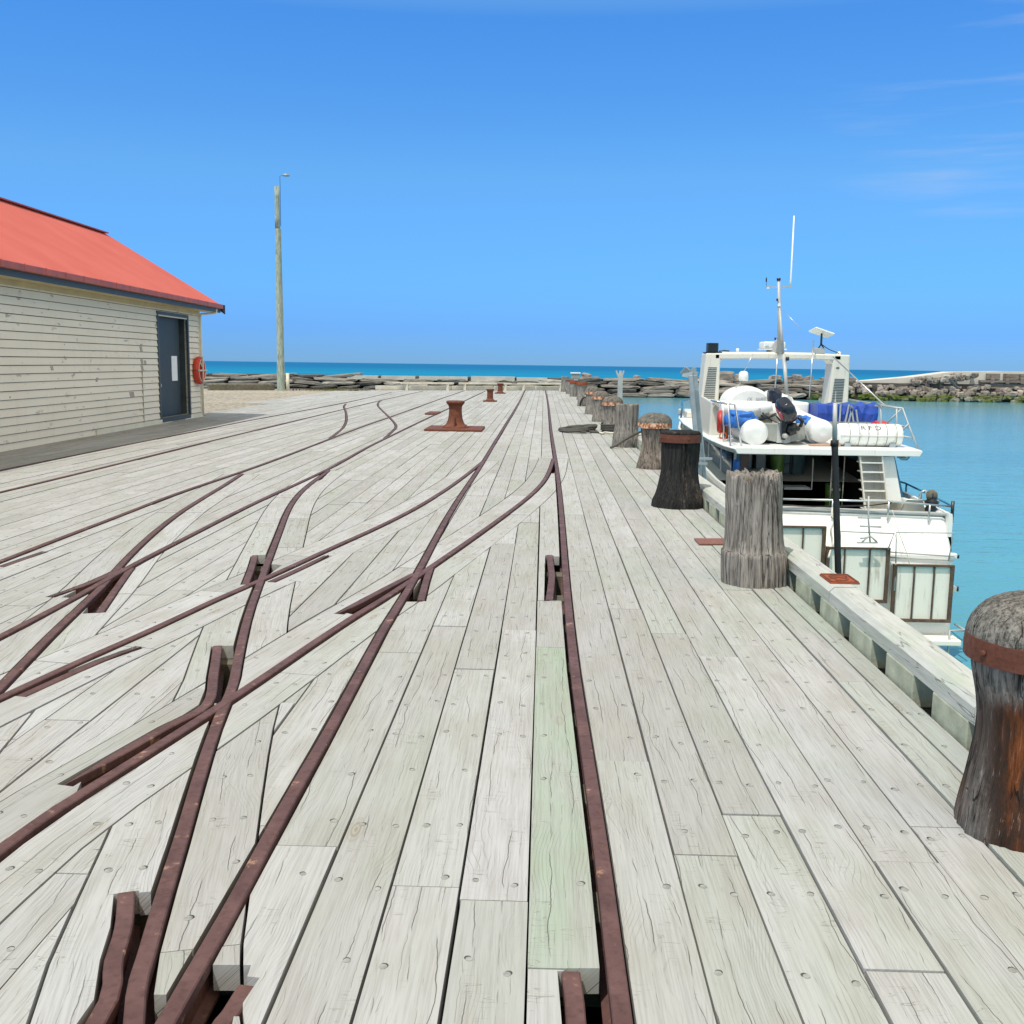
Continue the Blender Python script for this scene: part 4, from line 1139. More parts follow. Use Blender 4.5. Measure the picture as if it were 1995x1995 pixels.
# ------------------------------------------------------------------ small light at the far corner
lr = empty('harbour_light', (1.86, 61.0, 0), 'small grey box light with white cap on a pale green post at the far corner', 'harbour light')
mb = MB(); mb.span((-.14, -.14, -0.1), (.14, .14, 0.72)); mb.build('post', M['pale_green'], lr, bevel=.02).location = (0, 0, 0)
mb = MB(); mb.span((-.25, -.2, .72), (.25, .2, 1.02)); mb.build('box', M['grey_box'], lr, bevel=.02).location = (0, 0, 0)
mb = MB(); mb.span((-.30, -.25, 1.02), (.30, .25, 1.09)); mb.build('cap', M['white'], lr, bevel=.02).location = (0, 0, 0)

# ------------------------------------------------------------------ steel piles standing off the wharf edge
fp = empty('steel_pile', (2.9, 40, WATER), 'upright grey steel pile standing in the water beyond the bollards', 'pile')
px = (2.955, 40.0, 1.362)
mb = MB(); mb.span((px[0] - .09, 39.9, WATER - .5), (px[0] + .09, 40.1, px[2] - .12)); mb.build('column', M['greysteel'], fp)
mb = MB(); mb.beam((px[0] - .05, 39.98, px[2] - .30), (px[0] - .17, 39.98, px[2]), .07, .06); mb.beam((px[0] + .05, 39.98, px[2] - .30), (px[0] + .12, 39.98, px[2]), .07, .06); mb.span((px[0] - .05, 39.95, px[2] - .13), (px[0] + .04, 40.05, px[2] + .0)); mb.build('frayed_top', M['greysteel'], fp)

lb = empty('leaning_pile', (2.3, 13.5, WATER), 'leaning galvanised twin steel fender pile with bent top beside the boat', 'pile')
a0 = Vector((1.904, 13.5, 1.472)); a1 = Vector((2.067, 13.5, 0.2)); d = (a1 - a0)
b0 = Vector((1.993, 13.7, 1.471)); b1 = Vector((2.148, 13.7, 0.291)); e = (b1 - b0)
mb = MB(); mb.beam(a0, a0 + d * 3.4, 0.052, 0.08, up=(0, 1, 0)); mb.build('beam', M['galv'], lb, bevel=.006)
mb = MB(); mb.beam(b0, b0 + e * 3.4, 0.052, 0.08, up=(0, 1, 0)); mb.build('beam', M['galv'], lb, bevel=.006)
c0 = Vector((1.916, 13.55, 1.512))
for p_, q_, w_, t_ in ((a0 + Vector((.03, 0, 0.0)), c0 + Vector((-.10, 0, -.02)), .08, .05), (c0 + Vector((-.11, 0, -.03)), c0 + Vector((-.05, -.05, .05)), .07, .035),
                       (c0 + Vector((-.02, 0, .0)), c0 + Vector((.06, -.02, .05)), .05, .03), (b0 + Vector((-.02, 0, -.02)), b0 + Vector((.02, 0, .05)), .05, .05)):
    mb = MB(); mb.beam(p_, q_, w_, t_, up=(0, 1, 0)); mb.build('bent_flange', M['galv'], lb)

mb = MB()
k0 = Vector((1.991, 13.4, 0.398)); k1 = Vector((2.134, 13.4, 0.333))
mb.beam((k0.x, 13.4, k0.z), (k1.x + .08, 13.4, k0.z), .035, .03); mb.beam((k0.x, 13.4, k1.z), (k1.x + .02, 13.4, k1.z), .035, .03)
mb.beam((k0.x + .04, 13.4, k0.z + .05), (k0.x + .01, 13.4, k1.z - .05), .04, .03)
mb.build('clamp', M['galv'], lb)

bp = empty('black_pole', (3.79, 13, WATER), 'slim black pole with white upper pipe standing between kerb and boat stern', 'pole')
t0 = Vector((3.671, 13.0, 0.689)); t1 = Vector((3.65, 13.0, 1.158)); t2 = Vector((3.732, 13.0, -0.039)); t3 = Vector((3.816, 13.0, -1.02))
dd = (t3 - t2).normalized(); low = t3 + dd * 2.3
mb = MB(); mb.tube([low, t3, t2, t0 + (t2 - t0) * .2, t0], [.042, .042, .041, .040, .050], 14); mb.tube([t0 + Vector((0, 0, -.07)), t0], .050, 14); mb.build('lower_pipe', M['pipe_black'], bp)
mb = MB(); mb.tube([t0, t1], [.030, .026], 12); mb.tube([t1, t1 + Vector((0, 0, .03)), t1 + Vector((0, 0, .031)), t1 + Vector((0, 0, .15))], [.012, .012, .003, .002], 6); mb.build('upper_pipe', M['greysteel'], bp)

# ------------------------------------------------------------------ tall timber pole with a lamp
pr_ = empty('lamp_pole', (-14.0, 54.6, 0), 'tall pale green timber pole with a small floodlight on the gravel', 'lamp pole')
mb = MB()
rings = [(0.29, -.5), (0.28, 0.0), (0.27, 1.5)]
mb.lathe(densify([(0.215, -.5), (0.21, 0.0), (0.185, 3), (0.158, 8.35), (0.155, 8.36)], .5), (0, 0, 0), 20, 0, lambda a, z, r: r + .012 * noise.noise(Vector((math.cos(a) * 2, math.sin(a) * 2, z * .6))))
mb.build('lower_pole', M['lamp_pole'], pr_).location = (0, 0, 0)
mb = MB(); mb.lathe(densify([(0.135, 8.36), (0.125, 10.5)], .5), (-.02, 0, 0), 20); mb.build('upper_pole', M['lamp_pole'], pr_).location = (0, 0, 0)
mb = MB(); mb.lathe([(0.10, -.2), (0.10, 0.9)], (0.33, 0.1, 0), 12); mb.build('prop', M['barrier'], pr_).location = (0, 0, 0)
mb = MB(); mb.tube([(.15, -.02, 8.5), (.16, -.02, 10.4), (.15, -.02, 11.0), (.3, -.02, 11.05)], .014, 6); mb.build('conduit', M['slate'], pr_).location = (0, 0, 0)
mb = MB(); mb.lathe([(.04, 11.0), (.16, 11.01), (.18, 11.05), (.15, 11.11), (.05, 11.12)], (.48, 0, 0), 16); mb.build('lamp_head', M['galv'], pr_).location = (0, 0, 0)

# ------------------------------------------------------------------ breakwater
bw = MB()
bw.prism([(-140, 149.5), (230, 149.5), (230, 156), (-140, 156)], -4.2, -0.55)
tag(bw.build('breakwater', M['rock_dark']), 'long low breakwater of stacked rock beyond the end of the wharf', 'breakwater')
hi = MB()
pts = [(40, -0.55), (47, -0.25), (53, 0.35), (59, 1.18), (66, 1.34), (230, 1.34), (230, -4), (40, -4)]
vs = [(x, 150.6, z) for x, z in pts] + [(x, 155.0, z) for x, z in pts]; n = len(pts)
hi.add(vs, [tuple(range(n)), tuple(reversed(range(n, 2 * n)))] + [(i, i + n, (i + 1) % n + n, (i + 1) % n) for i in range(n)])
tag(hi.build('harbour_wall', M['pale_sand']), 'pale concrete harbour wall ramping up at the right above the breakwater', 'wall', kind='thing')
cw = MB()
rk = random.Random(5)
x = 63.5
while x < 110:
    w = rk.uniform(1.6, 3.0); h = rk.uniform(.5, 1.0)
    cw.span((x, 150.1, 1.05 - h), (x + w * .75, 150.58, 1.0)); x += w
cw.span((62.5, 149.9, -.25), (230, 150.55, 0.05)); cw.span((61.5, 149.3, -1.1), (230, 150.0, -0.9))
for i in range(26):
    xx = 64 + i * 2.1; cw.span((xx, 149.8, -0.4), (xx + .5, 150.57, 1.1 - .3 * rk.random()))
tag(cw.build('wall_buttresses', M['rock_pink']), 'row of brownish buttresses against the foot of the pale harbour wall', 'buttress')
cr = MB()
for x0, x1 in ((-28.5, -24), (-23.5, -18.6), (-18, -11), (-10.5, -4.2), (-3.9, 0.5)):
    cr.span((x0, 148.6, -1.05), (x1, 150, -0.42 + rk.uniform(-.06, .06)))
tag(cr.build('crest_wall', M['concrete']), 'beige concrete crest wall on the breakwater behind the benches', 'wall', kind='thing')
br = MB(); br.beam((57.015, 147.0, 0.205), (57.861, 146.0, -1.121), .3, .25)
tag(br.build('slipway_beam', M['slate']), 'thin dark beam slanting down the rocks below the harbour wall', 'beam')

def rock_mesh(name, seed, dims, mat, sub=3, rough=.28):
    b = bmesh.new(); bmesh.ops.create_icosphere(b, subdivisions=sub, radius=1.0)
    for v in b.verts:
        p = v.co.copy()
        q = Vector((math.copysign(abs(p.x) ** .5, p.x), math.copysign(abs(p.y) ** .5, p.y), math.copysign(abs(p.z) ** .5, p.z)))
        d = 1 + rough * noise.noise(p * 1.3 + Vector((seed * 7.1, 0, 0))) + rough * .6 * noise.noise(p * 3.1 + Vector((0, seed * 3.3, 0)))
        v.co = Vector((q.x * dims[0], q.y * dims[1], q.z * dims[2])) * d * .55
    me = bpy.data.meshes.new(name); b.to_mesh(me); b.free(); me.materials.append(M[mat]); return me
long_r = [rock_mesh('breakwater_rock', i, (3.4 + .9 * (i % 3), 1.6, .46 + .08 * (i % 2)), 'rock' if i % 3 else 'rock_dark', 3, .15) for i in range(7)]
round_r = [rock_mesh('boulder', 20 + i, (1.0, .9, .8), 'rock' if i % 2 else 'rock_pink', 2, .35) for i in range(6)]
green_r = [rock_mesh('boulder', 40 + i, (1.0, .9, .7), 'rock_green', 2, .4) for i in range(5)]
dark_r = [rock_mesh('breakwater_rock', 60 + i, (2.8 + .7 * (i % 3), 1.4, .44), 'rock_dark', 3, .17) for i in range(5)]
def rock(me, x, y, z, s, rz, lab, grp, rx=0.0):
    o = bpy.data.objects.new(me.name.split('.')[0], me); COL.objects.link(o)
    o.location = (x, y, z); o.scale = (s, s * rk.uniform(.8, 1.2), s * rk.uniform(.85, 1.15)); o.rotation_euler = (rx, rk.uniform(-.12, .12), rz)
    tag(o, lab, 'rock', grp)
# stacked courses along the breakwater
for row, (z, y) in enumerate(((-0.66, 149.6), (-1.14, 149.1), (-1.64, 148.6), (-2.14, 148.1), (-2.66, 147.6))):
    x = -57 + row * 1.3
    while x < 39:
        me = rk.choice(long_r if row in (0, 1, 2) else long_r[:4] + dark_r); L = me.vertices and max(v.co.x for v in me.vertices) * 2
        s = rk.uniform(.85, 1.2)
        if not (row == 0 and -29 < x < 1): rock(me, x + L * s / 2, y + rk.uniform(-.3, .3), z + rk.uniform(-.06, .06), s, rk.uniform(-.06, .06), 'long layered rock slab stacked in the courses of the breakwater', 'rock slabs stacked in the breakwater')
        x += L * s * rk.uniform(.93, 1.12)
# loose boulders along the crest
for (x, s) in ((6.2, 0.9), (13.5, 0.7), (23.0, .8), (24.6, 1.2), (26.3, 1.5), (28.4, 1.1), (33.4, 1.0), (35.2, .8), (36.5, 1.1), (38.2, .9), (40.5, .8), (43, .9), (44.4, .7)):
    rock(rk.choice(round_r), x, 150.4, -.42 + .2 * s, s * 1.35, rk.uniform(0, 3), 'loose boulder lying on the crest of the breakwater behind the boat', 'loose boulders on the breakwater crest')
# heap of boulders against the ramp and apron of algae-covered rocks at the water
for i in range(34):
    x = rk.uniform(53, 61.5); rock(rk.choice(round_r), x, rk.uniform(148.5, 150.2), rk.uniform(-.5, .1) + (x - 53) * .09, rk.uniform(.6, 1.0), rk.uniform(0, 3), 'boulder in the heap below the top of the pale ramp', 'boulders heaped against the harbour wall')
for i in range(150):
    x = 37.5 + 40 * rk.random(); t = rk.random()
    rock(rk.choice(green_r), x, 146.3 + 2.0 * t, -2.9 + 0.8 * t, rk.uniform(.5, 1.05), rk.uniform(0, 3), 'algae-covered boulder on the apron at the waterline', 'green boulders at the waterline')
for i in range(170):
    x = 38 + 40 * rk.random(); t = rk.random()
    rock(rk.choice(round_r), x, 147.8 + 1.8 * t, -2.05 + 1.15 * t, rk.uniform(.4, .95), rk.uniform(0, 3), 'grey boulder on the slope between algae and harbour wall', 'grey boulders on the breakwater slope')
ms = MB(); ms.beam((-17.6, 53.6, 0.08), (-14.6, 55.4, 0.08), .5, .5)
tag(ms.build('log', M['hole_wood'], bevel=.08), 'mossy brown beam lying on the gravel beside the hut corner', 'log')
gs = MB()
for i in range(260):
    x = rk.gauss(-11.6, .9); y = 56.0 + (x + 11.6) * .3 + rk.gauss(0, .3); h = rk.uniform(.05, .14)
    a = rk.uniform(0, 3.14); w = .03
    gs.add([(x - w * math.cos(a), y - w * math.sin(a), -.03), (x + w * math.cos(a), y + w * math.sin(a), -.03), (x + rk.uniform(-.05, .05), y, h)], [(0, 1, 2)])
tag(gs.build('grass_patch', simple('dry_green_grass', (0.14, 0.13, 0.045), 0.9), fix=False), kind='stuff')

# ------------------------------------------------------------------ hut
HC = Vector((-9.588, 28.575, 0.0))
hd = Vector((0.0365, -1, 0)).normalized()        # along the wall, towards the camera
hn = Vector((-1, -0.0365, 0)).normalized()       # into the hut
HM = Matrix(((hn.x, hd.x, 0, HC.x), (hn.y, hd.y, 0, HC.y), (0, 0, 1, 0), (0, 0, 0, 1)))   # local (depth, along, z) -> world
def hb_(mb): mb.v = [tuple(HM @ Vector(p)) for p in mb.v]; return mb
hut = empty('timber_hut', tuple(HC), 'cream weatherboard hut with faded red roof and dark door at the left', 'hut')
LEN = 21.0; DEP = 5.3; EAVE = 3.0
d0, d1 = 1.13, 3.43      # door opening along the wall
# weatherboards (real laps)
mb = MB()
bh = 0.147; nb = 21
rj = random.Random(8)
def board(s0, s1, z, thick=0.022, depth_sign=1):
    t = z + bh - .014
    mb.add([(0.0, s0, t), (0.0, s1, t), (-thick, s1, z), (-thick, s0, z), (0.014, s0, z), (0.014, s1, z), (0.014, s0, t), (0.014, s1, t)], [(0, 1, 2, 3), (3, 2, 5, 4), (1, 0, 6, 7)])
    mb.add([(0.0135, s0, t - .01), (0.0135, s1, t - .01), (0.0135, s1, t + .03), (0.0135, s0, t + .03)], [(3, 2, 1, 0)], 1)  # dark strip below the next lip: grime plus painted lip shadow
for i in range(nb):
    z = -0.02 + i * bh
    if z > EAVE - .02: break
    segs = [(0.10, d0 - .09), (d1 + .09, LEN)] if z < 2.62 and z > -0.01 else [(0.10, LEN)]
    for (a, b) in segs:
        cuts = [a] + ([a + rj.uniform(1.5, 5)] if b - a > 5 else []) + ([b - rj.uniform(2, 5)] if b - a > 9 else []) + [b]
        for q in range(len(cuts) - 1):
            board(cuts[q] + .001, cuts[q + 1] - .001, z + rj.uniform(-.002, .002), 0.022 + rj.uniform(0, .004))
hb_(mb).build('wall', [M['boards'], M['lap']], hut, fix=False)
mb = MB()
# end wall facing the sea, back wall, near end; the wall core leaves the doorway open
mb.span((0.02, 0.0, -0.02), (DEP, 0.06, EAVE)); mb.span((DEP - .06, 0.06, -.02), (DEP, LEN, EAVE)); mb.span((0.02, LEN - .06, -.02), (DEP - .06, LEN, EAVE))
mb.span((0.016, 0.06, -.02), (0.06, d0, EAVE)); mb.span((0.016, d1, -.02), (0.06, LEN - .06, EAVE)); mb.span((0.016, d0, 2.66), (0.06, d1, EAVE))
for s in (0.02, LEN - .02):
    mb.add([(0, s, EAVE), (DEP, s, EAVE), (DEP / 2, s, EAVE + 1.62)], [(0, 1, 2)])
hb_(mb).build('inner_wall', M['trim'], hut)
mb = MB(); mb.span((-.03, -.012, -.02), (0.0, 0.095, EAVE)); mb.span((0.001, -.03, -.02), (0.09, -.002, EAVE)); hb_(mb).build('corner_board', M['trim'], hut)
mb = MB(); mb.span((-.025, 0.10, EAVE - .20), (-.005, LEN, EAVE - .01)); hb_(mb).build('frieze_board', M['soffit'], hut)
dr_ = MB(); dr_.span((0.0, d0 + .16, .12), (0.10, d1, 2.66))
dr_.v = [(p[0] + .16, p[1], p[2]) for p in dr_.v]
door = hb_(dr_).build('door', M['door'], hut)
mb = MB(); mb.span((.146, d0 + .42, 1.02), (.158, d0 + .86, 1.66)); hb_(mb).build('notice', M['paper'], door)
mb = MB(); mb.span((.145, d1 - .6, .88), (.158, d1 - .5, .96)); hb_(mb).build('lock_plate', M['galv'], door)
mb = MB()
mb.span((-.035, d0 - .09, .08), (.26, d0, 2.74)); mb.span((-.035, d1, .08), (.26, d1 + .09, 2.74)); mb.span((-.036, d0, 2.66), (.26, d1, 2.74)); mb.span((-.05, d0, 0.02), (.27, d1, .12))
hb_(mb).build('door_frame', M['slate'], hut)
mb = MB(); mb.span((-.045, d1 - .75, -.012), (-.026, d1 + 4.1, .10)); mb.span((-.045, 0.0, -.012), (-.026, d0 + .5, .10)); hb_(mb).build('plinth_board', M['trim'], hut)
for (s_, w_, z_, h_) in ((4.60, .14, 1.72, .20), (4.58, .14, 1.30, .32), (4.38, .13, 1.42, .12), (5.25, .26, .70, .13), (12.2, .12, 1.95, .1), (9.4, .10, 1.35, .10), (14.5, .22, 2.05, .09), (7.3, .09, 1.1, .08)):
    i0 = int((z_ + .02) / bh); i1 = int((z_ + h_ + .02) / bh)
    for i in range(i0, i1 + 1):
        zb_ = max(z_, -.02 + i * bh + .004); zt_ = min(z_ + h_, -.02 + (i + 1) * bh - .026)
        if zt_ - zb_ < .02: continue
        mb = MB()
        f0 = .028 - .022 * (zb_ + .02 - i * bh) / bh + .003; f1 = .028 - .022 * (zt_ + .02 - i * bh) / bh + .003
        mb.add([(-f0, s_, zb_), (-f0, s_ + w_, zb_), (-f1, s_ + w_, zt_), (-f1, s_, zt_), (-.001, s_, zb_), (-.001, s_ + w_, zb_), (-.001, s_ + w_, zt_), (-.001, s_, zt_)], [(0, 1, 2, 3), (0, 4, 5, 1), (1, 5, 6, 2), (2, 6, 7, 3), (3, 7, 4, 0)])
        hb_(mb).build('filler_patch', M['patch'], hut)
mb = MB(); mb.span((-.030, 4.66, .0), (-.012, 4.685, 1.30)); hb_(mb).build('joint_strip', M['patch'], hut)
# roof: two pitches, gutter, fascia, ridge cap, barge board
OV = 0.50; RZ = 5.0; EZ = 3.10; RS = -0.45
mb = MB()
th = .03
n = 420
rows = []
for i in range(n + 1):
    s = RS + (LEN + .4 - RS) * i / n
    w = .008 * math.cos(i * math.pi)
    rows.append([(-OV, s, EZ + w), (DEP / 2, s, RZ + w), (DEP + OV, s, EZ + w)])
mb.loft(rows, closed=False, caps=False, smooth=False)
hb_(mb).build('roof', M['roof'], hut, fix=False)
mb = MB(); mb.span((-OV - .10, RS + .12, EZ - .11), (-OV + .005, LEN + .4, EZ + .005)); hb_(mb).build('gutter', M['gutter'], hut, bevel=.012)
mb = MB()
for i in range(26):
    s = .4 + i * .8; mb.span((-OV - .106, s, EZ - .10), (-OV - .098, s + .025, EZ + .012))
hb_(mb).build('gutter_brackets', M['roof'], hut)
mb = MB(); mb.span((-OV + .01, RS + .03, EZ - .22), (-OV + .04, LEN + .4, EZ - .02)); hb_(mb).build('fascia', M['slate'], hut)
mb = MB(); mb.span((-OV + .042, RS + .03, EZ - .2), (-.002, LEN + .3, EZ - .18)); hb_(mb).build('soffit', M['soffit'], hut)
mb = MB(); mb.beam((DEP / 2, RS + .05, RZ + .02), (DEP / 2, LEN, RZ + .02), .22, .03); hb_(mb).build('ridge_cap', M['gutter'], hut)
mb = MB()
mb.add([(-OV - .10, RS - .02, EZ + .0), (-OV - .10, RS - .02, EZ - .26), (-OV + .45, RS - .02, EZ + .12), (DEP / 2, RS - .02, RZ - .22), (DEP + OV, RS - .02, EZ - .26), (DEP + OV, RS - .02, EZ - .02), (DEP / 2, RS - .02, RZ - .02), (-OV + .1, RS - .02, EZ + .03)], [tuple(range(8))])
vs2 = [(p[0], p[1] - .04, p[2]) for p in mb.v]
mb.add(vs2, [tuple(reversed(range(8)))])
mb.f += [(i, 8 + i, 8 + (i + 1) % 8, (i + 1) % 8) for i in range(8)]; mb.mi += [0] * 8; mb.sm += [False] * 8
hb_(mb).build('barge_board', M['barge'], hut)
mb = MB(); mb.tube([(-OV + .0, .0, EZ - .12), (-OV + .02, .0, EZ - .24), (-.07, .02, EZ - .28), (-.05, .03, EZ - .4), (-.05, .03, .05)], .035, 8); hb_(mb).build('downpipe', M['trim'], hut)
# ring buoy on the wall
q = HM @ Vector((-.10, 0.43, 1.28))
ringr = empty('life_ring', tuple(q), 'orange-red life ring with white rope cross hanging on the hut wall beside the door', 'life ring')
def torus(mb, R, r, c, ax, seg=40, s2=12):
    P = []
    x, y = ax
    for i in range(seg + 1):
        a = 2 * math.pi * i / seg
        P.append(Vector(c) + Vector(x) * R * math.cos(a) + Vector(y) * R * math.sin(a))
    mb.tube(P, r, s2, cap=False)
mb = MB(); torus(mb, .30, .085, (0, 0, 0), (hd, (0, 0, 1))); mb.build('float', M['ring_red'], ringr).location = (0, 0, 0)
mb = MB(); X = Vector((.10, 0, 0))
mb.tube([X - hd * .38, X * 1.05, X + hd * .38], .024, 8); mb.tube([X + Vector((0, 0, .38)), X * 1.05, X - Vector((0, 0, .38))], .024, 8)
mb.tube([X + Vector((0, 0, .05)) - hd * .02, X * 1.1 + hd * .22 + Vector((0, 0, .2))], .018, 6)
mb.build('grab_rope', M['rope_white'], ringr).location = (0, 0, 0)
mb = MB(); torus(mb, .30, .012, Vector((.085, 0, 0)), (hd, (0, 0, 1)), 32, 6); mb.build('lashing', M['rope_white'], ringr).location = (0, 0, 0)
mb = MB(); a = HM @ Vector((-.004, .43, 1.62)) - q; mb.tube([a, a + Vector((.10, 0, 0)), a + Vector((.12, 0, .05))], .012, 6); mb.build('hook', M['galv'], ringr).location = (0, 0, 0)

# ------------------------------------------------------------------ the motor launch
BX = 5.02
boat = empty('motor_launch', (BX, 16.3, WATER), 'white motor launch with flybridge and radar arch moored stern-on beside the wharf', 'boat')
# hull: stations (y, half beam at sheer, sheer z, half beam at chine, chine z, keel z)
st = [(16.35, 1.50, -0.72, 1.60, -2.35, -3.5), (17.5, 1.56, -0.70, 1.64, -2.35, -3.6), (20, 1.62, -0.62, 1.66, -2.3, -3.7), (23, 1.66, -0.40, 1.58, -2.2, -3.7), (26, 1.58, 0.02, 1.30, -2.0, -3.7), (28.5, 1.20, 0.22, .8, -1.8, -3.6), (30.5, .55, .34, .3, -1.6, -3.3), (31.4, .06, .40, .03, -1.4, -2.9)]
mb = MB()
rings = []
for (y, b, zs, c, zc, kz) in st:
    rings.append([(BX - b, y, zs), (BX - (b + c) / 2 - .03, y, (zs + zc) / 2), (BX - c, y, zc), (BX - c * .85, y, zc - .5), (BX, y, kz), (BX + c * .85, y, zc - .5), (BX + c, y, zc), (BX + (b + c) / 2 + .03, y, (zs + zc) / 2), (BX + b, y, zs)])
mb.loft(rings, closed=False, caps=False)
n = 9
mb.build('hull', [M['hull_dark']], boat)
mb = MB()
# upper topsides: white strake just under the sheer, both sides
for sgn in (-1, 1):
    rr_ = []
    for (y, b, zs, c, zc, kz) in st:
        rr_.append([(BX + sgn * (b + .025), y, zs + .03), (BX + sgn * (b + .04), y, zs - .05), (BX + sgn * (b + .035), y, zs - .34), (BX + sgn * (b - .03), y, zs - .34), (BX + sgn * (b - .03), y, zs + .03)])
    mb.loft(rr_, smooth=False)
mb.build('topside_strake', M['white'], boat)
# side decks
mb = MB()
rr_ = [[(BX - b, y, zs + .005), (BX - b + .35 if b > .5 else BX - b * .2, y, zs + .012), (BX + b - .35 if b > .5 else BX + b * .2, y, zs + .012), (BX + b, y, zs + .005)] for (y, b, zs, c, zc, kz) in st[2:]]
mb.loft(rr_, closed=False, caps=False, smooth=False)
mb.build('side_deck', M['cream'], boat)
# transom: raked white apron above, pale panel below
mb = MB()
L_ = 3.50; R_ = 6.50
mb.loft([[(L_, 16.56, -.68), (L_, 16.50, -.72), (L_ + .02, 16.15, -1.30), (L_ + .04, 16.13, -1.9), (L_ + .04, 16.13, -2.62), (L_ + .04, 16.66, -2.62), (L_, 16.64, -.68)],
         [(R_ - .06, 16.56, -.735), (R_ - .05, 16.50, -.775), (R_ - .02, 16.15, -1.34), (R_ + .02, 16.13, -1.9), (R_ + .03, 16.13, -2.62), (R_ + .03, 16.66, -2.62), (R_ - .06, 16.64, -.735)],
         [(R_ + .00, 16.57, -.76), (R_ + .01, 16.53, -.80), (R_ + .05, 16.22, -1.36), (R_ + .09, 16.2, -1.9), (R_ + .09, 16.2, -2.55), (R_ + .09, 16.66, -2.55), (R_ + .00, 16.64, -.76)]], smooth=False)
mb.build('transom', M['white'], boat, bevel=.03, seg=3)
mb = MB()
mb.beam((L_ - .02, 16.56, -.655), (R_ + .08, 16.56, -.725), .13, .05)
mb.build('transom_cap', M['greysteel'], boat, bevel=.012)
# three framed panels, stepping down to the right
def panel(x0, x1, zt, zb, Y, nm_mull, rustmat='rust_frame'):
    p = MB(); p.span((x0, Y, zb), (x1, 16.2, zt)); P = p.build('stern_panel', M['pale_green'], boat)
    f = MB(); w = .024; y = Y - .022
    f.span((x0 - .03, y - .02, zt - w * .6), (x1 + .03, y + .04, zt + w * .6))
    f.span((x0 - .03, y - .02, zb - w), (x1 + .03, y + .04, zb + w))
    f.span((x0 - .03, y - .018, zb), (x0 + w, y + .035, zt)); f.span((x1 - w, y - .018, zb), (x1 + .03, y + .035, zt))
    for t in nm_mull:
        x = x0 + (x1 - x0) * t; f.span((x - .010, y - .01, zb), (x + .010, y + .03, zt))
    f.build('frame', M[rustmat], P)
    return P
panel(3.55, 4.45, -.892, -1.80, 16.06, (.22, .64))
panel(4.527, 5.46, -1.214, -2.06, 16.04, (.28, .70))
panel(5.575, 6.46, -1.464, -2.348, 16.0, (.34, .69))
def rail_tube(name, pts, r=.014, mat='steel', parent=None):
    mb = MB()
    for P in pts: mb.tube(P, r, 8)
    return mb.build(name, M[mat], parent or boat)
y = 15.98
rail_tube('folding_step_frame', [[(4.697, y, -1.198), (4.677, y - .05, -.934), (5.50, y - .05, -.954), (5.44, y, -1.218)]], .011, 'greysteel')
rail_tube('folding_step_frame', [[(5.577, y, -1.433), (5.533, y - .05, -.934), (6.419, y - .05, -.929), (6.39, y, -1.384)], [(5.577, y, -1.433), (5.577, y - .02, -1.874)]], .011, 'greysteel')
rail_tube('cross_bar', [[(5.49, 16.1, -1.275), (6.52, 16.1, -1.33)], [(5.49, 16.08, -1.354), (6.50, 16.08, -1.393)]], .012, 'greysteel')
for c_, d_ in (((6.51, 16.14, -1.33), (.12, .1, .09)), ((6.56, 16.14, -1.86), (.08, .1, .10))):
    mb = MB(); mb.box(c_, d_); mb.build('rubbing_block', M['white'], boat, bevel=.015)
mb = MB(); mb.lathe([(.03, 0), (.03, .05)], (6.58, 16.12, -1.36), 10); mb.lathe([(.03, 0), (.03, .07)], (6.61, 16.12, -1.89), 10); mb.build('rubber_pad', M['black'], boat)
# swim platform low at the waterline
mb = MB(); mb.span((3.7, 15.75, -2.70), (6.6, 16.3, -2.60)); mb.build('swim_platform', M['pale_green'], boat, bevel=.02)
rail_tube('platform_rail', [[(6.42, 15.8, -3.0), (6.42, 15.8, -2.45), (6.66, 15.8, -2.45), (6.66, 16.2, -2.45)]], .018, 'greysteel')
# single-stave ladder on the stern
z0, z1 = -.50, -1.20
lad = [[(5.063, 15.9, -.371), (5.082, 15.9, -.741), (5.131, 15.9, -1.102)], [(4.917, 15.9, -.707), (5.268, 15.9, -.707)], [(4.956, 15.9, -.839), (5.287, 15.9, -.849)], [(4.975, 15.9, -1.034), (5.092, 15.9, -1.014)], [(4.926, 15.9, -1.102), (5.248, 15.9, -1.097)], [(5.121, 15.9, -.985), (4.995, 15.9, -1.102)], [(5.121, 15.9, -.985), (5.229, 15.9, -1.083)]]
rail_tube('stern_ladder', lad, .014, 'greysteel')
# cockpit rails
def tr(a): return a
rail_tube('stern_rail', [[(3.62, 16.4, -.50), (5.55, 16.4, -.51), (6.56, 16.4, -.575)], [(4.66, 16.4, -.51), (4.66, 16.42, -.80)], [(5.55, 16.4, -.51), (5.55, 16.42, -.82)], [(6.2, 16.4, -.55), (6.2, 16.42, -.84)]], .016, 'steel')
rail_tube('stern_rail', [[(3.62, 16.45, -.60), (4.4, 16.5, -.63), (5.3, 16.45, -.585), (5.6, 16.4, -.53)]], .010, 'black')
mb = MB(); mb.tube([(6.56, 16.4, -.84), (6.56, 16.4, -.49)], .026, 10); mb.build('end_post', M['black'], boat)
rail_tube('side_rail', [[(6.56, 16.4, -.57), (6.66, 17.6, -.55), (6.70, 19.0, -.50), (6.66, 19.6, -.50)], [(6.63, 17.2, -.56), (6.63, 17.2, -.72)], [(6.67, 18.1, -.53), (6.67, 18.1, -.7)], [(6.69, 18.9, -.5), (6.69, 18.9, -.66)]], .018, 'blue_trim')
rail_tube('fairlead', [[(6.46, 17.6, -.66), (6.48, 17.6, -.50), (6.55, 17.6, -.46), (6.6, 17.6, -.55)], [(6.42, 16.9, -.7), (6.45, 16.9, -.56), (6.53, 16.9, -.55)]], .022, 'steel')
